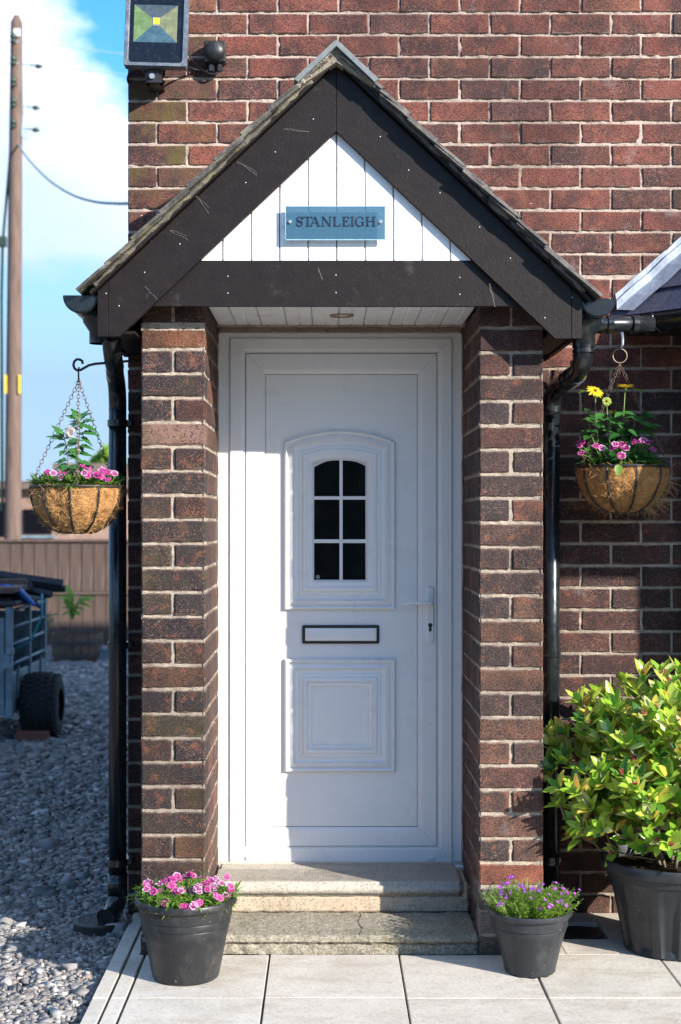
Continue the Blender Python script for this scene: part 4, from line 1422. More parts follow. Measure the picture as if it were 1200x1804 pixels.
# right downpipe with offset bends
dpr = thing('downpipe', 'black downpipe between the right pier and the wall, with a swan neck at the top', 'downpipe', (.862, .45, 0), 'rainwater downpipes')
xR, yR = .862, .450
m = MB(); m.tube([(.912, .03, 2.19), (.912, .03, 2.145)], PR-.002, 24); m.build('outlet_pipe', M['black_pipe'], dpr, smooth=True)
m = MB(); collar(m, (.912, .03, 2.165), PR, .008, .005); collar(m, (.912, .03, 2.125), PR, .010, .006); m.tube([(.912, .03, 2.165), (.912, .03, 2.12)], PR+.002, 24); m.build('collar', M['black_pipe'], dpr)
m = MB(); m.tube(bez([(.912, .03, 2.13), (.912, .035, 2.085), (.909, .07, 2.062), (.900, .15, 2.052)], 16), PR, 22)
m.tube([(.902, .14, 2.053), (.876, .34, 2.034)], PR, 22)
m.tube(bez([(.880, .31, 2.037), (.868, .40, 2.03), (xR, yR, 2.01), (xR, yR, 1.93)], 16), PR, 22); m.build('swan_neck', M['black_pipe'], dpr, smooth=True)
m = MB()
for f in (.15, .42):
    p = Vector((.902, .14, 2.053)).lerp(Vector((.876, .34, 2.034)), f); m.cyl(p, Vector((-.026, .2, -.019)), PR+.005, .007, 22)
p = Vector((.904, .12, 2.055)); m.cyl(p, Vector((-.026, .2, -.019)), PR+.0035, .004, 22)
m.build('seal_ring', M['black_pipe'], dpr)
m = MB(); m.tube([(xR, yR, 1.98), (xR, yR, .05)], PR, 24); m.build('pipe', M['black_pipe'], dpr, smooth=True)
for z in (1.957-.0, 1.02, .225):
    m = MB(); collar(m, (xR, yR, z), PR+.001, .030, .004); m.box(xR-.05, xR+.012, yR-.002, yR+.07, z-.013, z+.013, .002); m.build('clip', M['black_pipe'], dpr)
# pipe that links the bay gutter to the porch gutter
lk = thing('link_pipe', 'short horizontal black pipe joining the porch gutter to the bay gutter', 'pipe', (1.05, .2, 2.24))
za = 2.243
m = MB(); m.tube([(.94, .19, za-.01), (1.00, .19, za), (1.20, .21, za+.004)], .028, 20); m.build('pipe', M['black_pipe'], lk, smooth=True)
m = MB()
for x in (.995, 1.035, 1.13):
    m = MB(); m.cyl((x, .19+(x-1)*.1, za+.001), (1, .1, 0), .0345, .020, 20); m.build('coupler', M['black_pipe'], lk)

# drain covers
def drain(label, c, r, z, ring_h):
    t = thing('drain_cover', label, 'drain cover', (c[0], c[1], z))
    m = MB(); m.lathe([(r, -ring_h), (r, -.004), (r-.004, 0), (r-.012, 0), (r-.014, -.006)], (c[0], c[1], z), 40); m.build('rim', M['iron'], t, autos=40)
    m = MB(); m.lathe([(r-.004, -.022), (.0005, -.022)], (c[0], c[1], z), 40); m.build('well', M['gasket'], t)
    m = MB(); rr_ = r-.012; n = 9
    for i in range(-n, n+1):
        o = i*rr_/(n+.5); h = math.sqrt(rr_*rr_-o*o)
        m.box(c[0]+o-.0016, c[0]+o+.0016, c[1]-h, c[1]+h, z-.012, z-.001)
        m.box(c[0]-h, c[0]+h, c[1]+o-.0016, c[1]+o+.0016, z-.012, z-.0012)
    m.build('grating', M['iron'], t)
dc = at(178, 1617, 5.42)
drain('round black drain grating in the gravel under the left downpipe', (dc.x, dc.y), .103, .006, .045)
drain('round black drain cover set in the paving behind the small flower pot', ((DR[0]+DR[1])/2, (DR[2]+DR[3])/2), .088, -.006, .02)

# ================================================================ BAY ROOF ON THE RIGHT
bay = thing('bay_window', 'slated bay roof with lead flashing at the right edge of the wall', 'bay window', (2.4, 0, 0))
E0 = Vector((1.155, YW, 2.335)); ED = Vector((.9, -1.0, 0)); pb = 1.35
E1 = E0 + ED*pb
UP = Vector((1, 0, .887))
fn = ED.cross(UP).normalized()
if fn.z < 0: fn = -fn
A = E0 + UP*1.36
E2 = Vector((5.2, E1.y, E0.z)); A2 = Vector((5.2, YW, A.z))
m = MB()
m.poly([E0, E1, A]); m.poly([E1, E2, A2, A])
m.poly([E0-Vector((0,0,.02)), A-Vector((0,0,.02)), E1-Vector((0,0,.02))]); m.build('roof_deck', M['board'], bay, recalc=False)
edn = ED.normalized(); upn = fn.cross(edn).normalized()
if upn.z < 0: upn = -upn
# slates on the splayed facet: rows parallel to the eave
tri = (E0, E1, A)
row = 0; sl_n = 0
far = MB()
while row < 9:
    a0 = row*.135 - .03
    k0 = -.3
    j = 0
    while k0 < 2.2:
        u0 = k0 + (.13 if row % 2 else 0)
        c = E0 + edn*(u0+.125) + upn*(a0+.06)
        # inside the triangle?
        d = c - E0
        # coordinates: c = E0 + a*ED + b*UP
        b_ = (c.z-E0.z)/UP.z; a_ = (E0.y - c.y)
        x_exp = E0.x + .9*a_ + b_
        if a_ > -.02 and a_/pb + b_/1.36 < 1.0 and b_ < 1.3:
            q = [c - edn*.124 - upn*.075 + fn*.017, c + edn*.124 - upn*.075 + fn*.017, c + edn*.124 + upn*.11 + fn*.004, c - edn*.124 + upn*.11 + fn*.004]
            mm_ = MB() if a_ < .75 else far
            a4 = [mm_.vert(p) for p in q]; b4 = [mm_.vert(p + fn*.008) for p in q]
            mm_.face(a4[::-1]); mm_.face(b4)
            for w in range(4): mm_.face((a4[w], a4[(w+1) % 4], b4[(w+1) % 4], b4[w]))
            if mm_ is not far: mm_.build('slate', M['slate_blue'], bay); sl_n += 1
        k0 += .252
    row += 1
# front slope slates, out of the picture
for i in range(9):
    for j in range(11):
        c0 = E1 + Vector((.25*j + (.12 if i % 2 else 0), 0, 0)); s = (A-E1); sv = Vector((0, YW-E1.y, A.z-E1.z)).normalized()
        p = c0 + sv*(i*.16-.03) + Vector((.10, 0, .004))
        if p.x < E1.x + (A.x-E1.x)*(i*.16/1.8) + .05: continue
        nn = Vector((0, -sv.z, sv.y))
        q = [p+nn*.015, p+Vector((.247, 0, 0))+nn*.015, p+Vector((.247, 0, 0))+sv*.19+nn*.003, p+sv*.19+nn*.003]
        a4 = [far.vert(x) for x in q]; b4 = [far.vert(x+nn*.008) for x in q]
        far.face(a4[::-1]); far.face(b4)
        for w in range(4): far.face((a4[w], a4[(w+1) % 4], b4[(w+1) % 4], b4[w]))
o = far.build('slate_courses', M['slate_blue'], bay); o['kind'] = 'stuff'
# lead: upstand on the wall and apron on the slates
def wp(px, py, Y=YW-.006): 
    v = at(px, py, Y+D1); return v
m = MB()
n = 16
for k in range(n):
    f0, f1 = k/n, (k+1)/n
    def up_(f): return wp(1084+ (1330-1084)*f, 518 - (1330-1084)*.872*f + math.sin(f*37)*1.2, YW-.0065+math.sin(f*31)*.0012)
    def lo_(f): return wp(1092+(1330-1092)*f, 566 - (1330-1092)*.865*f, YW-.0075+math.cos(f*23)*.0014)
    m.poly([lo_(f0), lo_(f1), up_(f1), up_(f0)])
m.build('flashing', M['lead'], bay, smooth=False)
m = MB()
for k in range(n):
    f0, f1 = k/n, (k+1)/n
    def s0(f): return E0 + UP*(1.05*f-.01) + fn*(.030+.003*math.sin(f*41)) - Vector((0, .006, 0))
    def s1(f): return s0(f) + (edn*.085 - upn*.015) - fn*.002
    m.poly([s0(f0), s1(f0), s1(f1), s0(f1)])
    w0, w1 = s0(f0)-Vector((0, 0, 0)), s0(f1)
    m.poly([w0, w1, w1+Vector((0, .001, .035)), w0+Vector((0, .001, .035))])
m.build('flashing', M['lead'], bay, recalc=False)
# eave gutter, brackets, soffit
gn = Vector((-1, -.9, 0)).normalized()
m0 = E0 + edn*.05 + gn*.045 - Vector((0, 0, .035))
half_gutter([m0 + edn*t for t in (0, .4, .9, 1.4, 1.80)], GR, 0, bay)
c2 = E1 + Vector((.03, -.045, -.035))
half_gutter([m0+edn*1.80, c2 + Vector((.1, 0, 0)), c2+Vector((1.2, 0, 0)), c2+Vector((2.6, 0, 0))], GR, 0, bay)
for t in (.10, .16, .75, 1.35):
    p = m0 + edn*t
    m = MB(); m.tube([p + gn*(GR+.004)*math.cos(math.pi*k/12) - Vector((0, 0, (GR+.004)*math.sin(math.pi*k/12))) for k in range(13)], .007, 6); m.build('bracket', M['black_pipe'], bay, smooth=True)
nrm_in = -gn
B0 = Vector((1.40, YW-.006, 0)); B1 = Vector((E1.x+.13, E1.y+.26, 0)); B2 = Vector((5.1, E1.y+.26, 0)); B3 = Vector((5.1, YW-.006, 0))
m = MB(); zs = 2.245
m.prism_z([(E0.x+.01, YW-.006), (E1.x+.01, E1.y+.02), (5.2, E1.y+.02), (5.2, YW-.006)], zs, zs+.012); m.build('soffit', M['board'], bay)
m = MB()
m.poly([E0+Vector((.012, -.012, -.005)), E1+Vector((.012, .0, -.005)), E1+Vector((.012, 0, -.092)), E0+Vector((.012, -.012, -.092))])
m.poly([E1+Vector((0, .01, -.005)), E2+Vector((0, .01, -.005)), E2+Vector((0, .01, -.092)), E1+Vector((0, .01, -.092))])
m.build('fascia', M['board'], bay, recalc=False)
# bay body: low brick wall, window above
m = MB(); m.prism_z([(p.x, p.y) for p in (B0, B1, B2, B3)], -.05, .78); m.build('base_wall', M['brick_island'], bay)
m = MB(); m.prism_z([(p.x+.02, p.y+.01 if p.y < YW-.1 else p.y-.002) for p in (B0, B1, B2, B3)], .782, .86); m.build('sill', M['pvc'], bay)
m = MB(); m.prism_z([(p.x+.05, min(p.y+.03, YW-.008)) for p in (B0, B1, B2, B3)], .862, zs-.002); m.build('pane', M['glass'], bay)
m = MB()
Bv = (B1-B0)
for i in range(4):
    p = B0 + Bv*(i/3) + Vector((.03, 0, 0)); p.y = min(p.y, YW-.045); m.box(p.x-.035, p.x+.035, p.y-.035, p.y+.035, .861, zs-.001)
for i in range(1, 5):
    p = B1 + (B2-B1)*(i/4); m.box(p.x-.035, p.x+.035, p.y-.02, p.y+.05, .861, zs-.001)
m.build('window_post', M['pvc'], bay)

# ================================================================ FLOODLIGHT AND SENSOR BOX
YL = YW - .14
def lx(px, Y=YL): return (px-575)*(Y+D1)/K
def lz(py, Y=YL): return CAM_Z-(py-920)*(Y+D1)/K
fl = thing('floodlight', 'rectangular grey floodlight with yellow chip high on the left corner of the wall', 'floodlight', (lx(275), YL, lz(60)))
tilt = Matrix.Rotation(R(-4), 4, 'X') @ Matrix.Rotation(R(1.5), 4, 'Y')
fc = Vector((lx(275), YL, lz(52)))
def tl_mb(m):
    m.v = [tuple(fc + tilt @ (Vector(v)-fc)) for v in m.v]; return m
def frr(x0, x1, y0, y1, r, Y): return rrect(lx(x0), lx(x1), lz(y1), lz(y0), r, Y)
m = MB(); m.rings([frr(230, 322, -6, 106, .012, YL+.075), frr(220, 331, -16, 119, .010, YL+.035), frr(220, 331, -16, 119, .010, YL), frr(221, 330, -15, 118, .010, YL-.004), frr(226.5, 323.5, -10, 112.5, .014, YL-.004), frr(228, 322, -8, 111, .014, YL+.006)], False)
tl_mb(m).build('housing', M['lampbody'], fl, autos=30)
m = MB(); m.rings([frr(227.5, 322.5, -9, 111.5, .013, YL+.0055), frr(228.2, 321.8, -8, 110.8, .013, YL+.0052)], True); 
tl_mb(m).build('glass', M['lamp_glass'], fl)
YG = YL+.0045
x0, x1, y0, y1 = 235.5, 312, 7, 74.5
cx0, cx1, cy0, cy1 = 268.5, 280.5, 31, 44
c4 = [(x0, y0), (x1, y0), (x1, y1), (x0, y1)]; i4 = [(cx0, cy0), (cx1, cy0), (cx1, cy1), (cx0, cy1)]
for k, mt in enumerate(('reflector_d', 'reflector_y', 'reflector_b', 'reflector_g')):
    m = MB(); a, b = c4[k], c4[(k+1) % 4]; c, d = i4[(k+1) % 4], i4[k]
    pts = [(a, YG), (b, YG), (c, YG-.0012), (d, YG-.0012)]
    m.poly([(lx(p[0]), yy, lz(p[1])) for p, yy in pts]); tl_mb(m).build('reflector', M[mt], fl, recalc=False)
m = MB(); m.box(lx(cx0), lx(cx1), YG-.003, YG-.0012, lz(cy1+1), lz(cy0-1)); tl_mb(m).build('chip_holder', M['bolt'], fl)
m = MB(); m.box(lx(cx0+1.2), lx(cx1-.3), YG-.0045, YG-.003, lz(cy1-1.5), lz(cy0)); tl_mb(m).build('led_chip', M['led'], fl)
m = MB(); m.box(lx(256.5), lx(283.5), YL+.025, YW-.004, lz(143), lz(139)); m.box(lx(256.5), lx(260), YL+.02, YL+.06, lz(143), lz(118)); m.box(lx(280), lx(283.5), YL+.02, YL+.06, lz(143), lz(118))
m.box(lx(260), lx(280), YL+.015, YL+.03, lz(143), lz(118)); m.build('bracket', M['gasket'], fl)
m = MB(); m.cyl((lx(267.5), YL+.012, lz(133)), (0, 1, 0), .0105, .012, 12); m.build('bolt', M['bolt'], fl, autos=30)
def wcab(name, pts, r, parent, mt='gasket'):
    m = MB(); out = []
    P_ = [at(x, y, Y+D1) for x, y, Y in pts]
    for i in range(len(P_)-1):
        p0 = P_[max(0, i-1)]; p1 = P_[i]; p2 = P_[i+1]; p3 = P_[min(len(P_)-1, i+2)]
        for k in range(6):
            t = k/6
            out.append(.5*((2*p1)+(p2-p0)*t+(2*p0-5*p1+4*p2-p3)*t*t+(3*p1-p0-3*p2+p3)*t**3))
    out.append(P_[-1]); m.tube(out, r, 8); return m.build(name, M[mt], parent, smooth=True)
wcab('cable', [(258, 133, YW-.08), (252, 124, YW-.06), (243, 121, YW-.04), (230, 127, YW-.02), (225, 138, YW-.012), (227, 147, YW+.01)], .0042, fl)
wcab('cable', [(322, 116, YL+.03), (333, 119, YW-.05), (345, 123, YW-.02), (357, 127, YW-.018)], .0042, fl)
sb = thing('sensor_box', 'small black sensor box with round face right of the floodlight', 'sensor', (at(379, 92, 5.5).x, YW-.02, at(379, 92, 5.5).z))
YB = YW-.055
def bx_(px): return (px-575)*(YB+D1)/K
def bz_(py): return CAM_Z-(py-920)*(YB+D1)/K
m = MB(); m.box(bx_(359.5), bx_(397.5), YB, YW-.004, bz_(109.5), bz_(71), .005); m.build('case', M['pot'], sb)
m = MB()
cc = (bx_(378.5), bz_(90))
prof = [(.0405, 0), (.040, -.003), (.034, -.012), (.022, -.019), (.008, -.022), (.0002, -.0225)]
prev = None
for (r_, d) in prof:
    ring = [m.vert((cc[0]+r_*math.cos(2*math.pi*k/28), YB+d, cc[1]+r_*math.sin(2*math.pi*k/28))) for k in range(28)]
    if prev:
        for k in range(28): m.face((prev[k], prev[(k+1) % 28], ring[(k+1) % 28], ring[k]))
    prev = ring
m.face(prev); m.build('dome', M['pot'], sb, smooth=True)
for x in (371.5, 386.5):
    m = MB(); m.cyl((bx_(x), YB+.022, bz_(118)), (0, 0, 1), .0125, .022, 6); m.cyl((bx_(x), YB+.022, bz_(112)), (0, 0, 1), .010, .012, 12); m.build('cable_gland', M['pot'], sb)
wcab('cable', [(371, 123, YB+.022), (362, 126, YB+.02), (352, 121, YW-.02), (340, 108, YW-.015), (333, 95, YW-.012), (330, 88, YW-.01)], .0036, sb, 'pot')
wcab('cable', [(386, 123, YB+.022), (380, 130, YB+.02), (368, 130, YB+.02), (356, 126, YW-.02), (345, 122, YW-.02)], .0042, sb, 'pot')

# ================================================================ PLANTS
def leaf_shape(m, base, d, up, L, W, fold=.15, curl=.15, n=4, shape=None, colr=None):
    """leaf with a midrib fold and a droop; d: direction, up: surface normal"""
    d = Vector(d).normalized(); s = d.cross(Vector(up))
    if s.length < 1e-4: s = d.cross(Vector((.3, .8, .1)))
    s.normalize(); u = s.cross(d).normalized()
    if colr: m.colr = colr
    rows = []
    for i in range(n+1):
        t = i/n
        w = (shape(t) if shape else math.sin(math.pi*min(1, t*.93+.05))**.8)*W/2
        if i == n: w = 0
        c = Vector(base) + d*(L*t) - u*(curl*L*t*t)
        if w < 1e-5: rows.append([m.vert(c)])
        else: rows.append([m.vert(c - s*w + u*(fold*w)), m.vert(c), m.vert(c + s*w + u*(fold*w))])
    for i in range(n):
        a, b = rows[i], rows[i+1]
        if len(a) == 3 and len(b) == 3:
            m.face((a[0], a[1], b[1], b[0])); m.face((a[1], a[2], b[2], b[1]))
        elif len(a) == 3: m.face((a[0], a[1], b[0])); m.face((a[1], a[2], b[0]))
        elif len(b) == 3: m.face((a[0], b[1], b[0])); m.face((a[0], b[2], b[1]))
def rdir(r, zlo=-1, zhi=1):
    z = r.uniform(zlo, zhi); a = r.uniform(0, 2*math.pi); q = math.sqrt(max(0, 1-z*z))
    return Vector((q*math.cos(a), q*math.sin(a), z))

def pink_mesh(seed, mag):
    """dianthus head: five fringed petals, dark eye, pale edge"""
    r = random.Random(seed); m = MB(); Rr = .0155
    pet = 5
    c0 = [(.38, .01, .17, 1), (.50, .02, .25, 1), (.50, .05, .30, 1)][mag]
    c1 = [(.62, .06, .36, 1), (.74, .22, .50, 1), (.86, .72, .80, 1)][mag]
    for p in range(pet):
        a0 = 2*math.pi*p/pet + r.uniform(-.1, .1); tl = r.uniform(-.1, .30)
        d = Vector((math.cos(a0), math.sin(a0), 0)); s = Vector((-d.y, d.x, 0))
        m.colr = (.30, .01, .12, 1); b = m.vert(Vector((0, 0, .0)))
        m.colr = c0; q = [m.vert(d*Rr*.55 + s*Rr*w + Vector((0, 0, Rr*tl*.5 + Rr*.08*abs(w)*4))) for w in (-.33, 0, .33)]
        tips = []
        for k, w in enumerate((-.62, -.36, -.12, .12, .36, .62)):
            m.colr = c1; rad = (1.0 if k % 2 == 0 else .86)*r.uniform(.92, 1.06)*(.86 if abs(w) > .5 else 1)
            tips.append(m.vert(d*Rr*rad + s*Rr*w + Vector((0, 0, Rr*tl + r.uniform(-.1, .16)*Rr))))
        m.face((b, q[0], q[1])); m.face((b, q[1], q[2]))
        m.face((q[0], tips[0], tips[1])); m.face((q[0], tips[1], tips[2], q[1])); m.face((q[1], tips[2], tips[3])); m.face((q[1], tips[3], tips[4], q[2])); m.face((q[2], tips[4], tips[5]))
    m.colr = (.85, .75, .8, 1); m.ball((0, 0, .002), .0016, 5, 3)
    m.colr = (.10, .20, .04, 1); m.tube([(0, 0, -.014), (0, 0, -.001)], [.0022, .0030], 5)
    o = m.build('flower', M['petal'], None, recalc=False); me = o.data
    bpy.data.objects.remove(o); return me
PINK = [pink_mesh(s, s % 3) for s in range(6)]

def put_flower(parent, mesh, p, d, sc, r):
    q = Vector(d).to_track_quat('Z', 'Y').to_euler()
    o = bpy.data.objects.new('flower', mesh); col.objects.link(o); o.parent = parent
    o.location = Vector(p) - wloc(parent); o.rotation_euler = q; o.scale = (sc, sc, sc)
    return o

def dianthus(name, label, c, rad, h, nf, nst, seed, spots=None, lm='leaf_green', fs=1.0, edge_up=0):
    r = random.Random(seed)
    t = thing(name, label, 'flowers', c)
    fo = MB(); stm = MB()
    for i in range(nst):
        a = r.uniform(0, 2*math.pi); q = rad*math.sqrt(r.random())
        b = Vector((c[0]+q*math.cos(a)*.92, c[1]+q*math.sin(a)*.92, c[2]-.012))
        lean = Vector((math.cos(a), math.sin(a), 0))*(q/rad)*.55 + Vector((r.uniform(-.25, .25), r.uniform(-.25, .25), 0))
        hh = h*r.uniform(.45, .95)*(1-.25*(q/rad))
        for k in range(11):
            f = k/11; p = b + (Vector((0, 0, 1)) + lean*f)*hh*f
            d = rdir(r, -.05, .9) + lean*.4
            leaf_shape(fo, p, d, (0, 0, 1), r.uniform(.030, .052), r.uniform(.0065, .0115), .25, r.uniform(.1, .5), 3)
        stm.tube([b, b + (Vector((0, 0, 1)) + lean*.5)*hh*.5, b + (Vector((0, 0, 1)) + lean)*hh], .0013, 4)
    fo.build('foliage', M[lm], t, recalc=False)['kind'] = 'stuff'
    for i in range(nf):
        if spots and i < len(spots):
            p = at(*spots[i]); q = Vector((p.x-c[0], p.y-c[1], 0))
        else:
            a = r.uniform(0, 2*math.pi); q_ = rad*math.sqrt(r.random())
            q = Vector((q_*math.cos(a), q_*math.sin(a), 0))
            p = Vector((c[0], c[1], c[2])) + q + Vector((0, 0, h*(1-.5*(q_/rad)**2)*r.uniform(.8, 1.05)))
        d = Vector((q.x*2.0, -.55+q.y*1.5, 1.0)) + rdir(r)*.45
        b = Vector((c[0]+q.x*.6, c[1]+q.y*.6, c[2]))
        for _k in range(r.choice((1, 2, 2, 3))):
            pp = p + Vector((r.uniform(-.014, .014), r.uniform(-.01, .01), r.uniform(-.008, .008)))*(1 if _k else 0)
            put_flower(t, r.choice(PINK), pp, d + rdir(r)*.4, fs*r.uniform(.85, 1.15), r)
            stm.tube([b, b.lerp(pp, .6)+Vector((0, 0, .01)), pp-d.normalized()*.012], .0012, 4)
        for k in range(3): leaf_shape_m = None
    stm.build('stem', M['stem_green'], t)['kind'] = 'stuff'
    return t

# ---- pots
def pot(label, c, prof, mt, ribs=0, holes=0):
    t = thing('plant_pot', label, 'plant pot', c)
    m = MB()
    wob = None
    if ribs:
        def wob(a, z, ribs=ribs):
            if z > .245 or z < .01: return 0
            q = (a*ribs/(2*math.pi)) % 1.0
            return -.075*max(0, min(1, (.5-abs(q-.5))*12-2.2))*min(1, (.25-z)*9)
    m.lathe(prof, c, 72 if not ribs else 144, wob)
    m.build('shell', M[mt], t, autos=32)
    # soil
    zr = prof[-1][1]; r_ = prof[-1][0]
    m = MB(); m.lathe([(r_+.0, zr-.0), (r_*.7, zr+.008), (.001, zr+.012)], c, 32)
    m.build('soil', M['soil'], t, smooth=True)
    if holes:
        for k in range(holes):
            a = -math.pi/2 + (k-holes//2)*.55
            rr_ = prof[1][0]
            p = Vector((c[0]+rr_*math.cos(a), c[1]+rr_*math.sin(a), .012))
            m = MB(); m.cyl(p, (math.cos(a), math.sin(a), 0), .013, .012, 12); m.build('drain_hole', M['gasket'], t)
    return t
pcL = (-.470, -.250, 0)
pot('charcoal plastic pot of pink flowers in front of the left pier', pcL,
    [(.001, .001), (.104, .001), (.110, .006), (.116, .03), (.137, .14), (.139, .143), (.146, .178), (.145, .181), (.149, .184), (.151, .203), (.150, .206), (.154, .209), (.1555, .232), (.157, .245), (.166, .247), (.171, .253), (.172, .262), (.169, .270), (.164, .272), (.159, .270), (.156, .262), (.153, .235)], 'pot')
pcS = (.690, -.190, 0)
pot('small charcoal pot of tiny purple flowers in front of the right pier', pcS,
    [(.001, .001), (.080, .001), (.086, .006), (.088, .02), (.102, .08), (.117, .135), (.123, .150), (.122, .156), (.127, .160), (.129, .192), (.138, .194), (.143, .200), (.143, .208), (.139, .213), (.133, .213), (.128, .205), (.126, .185)], 'pot_old', holes=3)
pcB = (1.232, .070, 0)
pot('large ribbed charcoal tub holding the green shrub at the right edge', pcB,
    [(.001, .001), (.160, .001), (.168, .008), (.170, .03), (.196, .16), (.2135, .25), (.218, .258), (.226, .262), (.232, .285), (.247, .290), (.251, .300), (.252, .320), (.249, .327), (.241, .327), (.236, .318), (.230, .285)], 'pot_old', ribs=12, holes=3)

dianthus('dianthus', 'mound of pink and magenta dianthus in the left ground pot', (pcL[0], pcL[1], .238), .142, .100, 44, 320, 31,
         [(258, 1567, 4.70), (272, 1572, 4.66), (290, 1592, 4.62), (283, 1558, 4.8), (302, 1562, 4.75), (312, 1555, 4.85), (335, 1535, 4.85), (340, 1570, 4.70), (350, 1566, 4.68), (360, 1558, 4.7), (373, 1562, 4.72), (322, 1568, 4.68), (380, 1548, 4.8), (391, 1556, 4.75), (400, 1545, 4.8), (388, 1582, 4.64), (340, 1597, 4.6), (328, 1598, 4.6), (352, 1590, 4.62), (300, 1547, 4.9), (265, 1555, 4.8), (407, 1562, 4.74)], fs=.80)

# small lobelia-like mound
def lobelia():
    r = random.Random(5); c = Vector((pcS[0], pcS[1], .195)); t = thing('lobelia', 'bushy mound of tiny purple flowers in the small right pot', 'flowers', c)
    fo = MB(); st_ = MB()
    fm = MB()
    for k in range(5):
        a = 2*math.pi*k/5
        fm.colr = (.42, .04, .55, 1); leaf_shape(fm, (0, 0, 0), (math.cos(a), math.sin(a), .25), (0, 0, 1), .0075, .0052, .1, .2, 3)
    fm.colr = (.85, .8, .9, 1); fm.ball((0, 0, .001), .0014, 5, 3)
    o = fm.build('flower', M['petal'], None, recalc=False); me = o.data; bpy.data.objects.remove(o)
    for i in range(420):
        a = r.uniform(0, 2*math.pi); q = .118*math.sqrt(r.random())
        b = c + Vector((q*math.cos(a), q*math.sin(a), 0))
        lean = Vector((math.cos(a), math.sin(a), 0))*(q/.118)*.7 + Vector((r.uniform(-.3, .3), r.uniform(-.3, .3), 0))
        h = .100*r.uniform(.55, 1.1)*(1-.35*(q/.118)**2)
        tip = b + (Vector((0, 0, 1))+lean)*h
        st_.tube([b, b.lerp(tip, .5)+Vector((0, 0, .004)), tip], .0008, 3)
        for k in range(10):
            p = b.lerp(tip, r.uniform(.1, .95))
            leaf_shape(fo, p, rdir(r, -.1, .8)+lean*.3, (0, 0, 1), r.uniform(.009, .017), r.uniform(.003, .0055), .1, .3, 2)
        if i % 8 == 0:
            put_flower(t, me, tip + Vector((0, 0, .003)), Vector((lean.x, -.6, .8)) + rdir(r)*.4, r.uniform(.9, 1.35), r)
    fo.build('foliage', M['leaf_lime'], t, recalc=False)['kind'] = 'stuff'
    st_.build('stem', M['stem_green'], t)['kind'] = 'stuff'
lobelia()

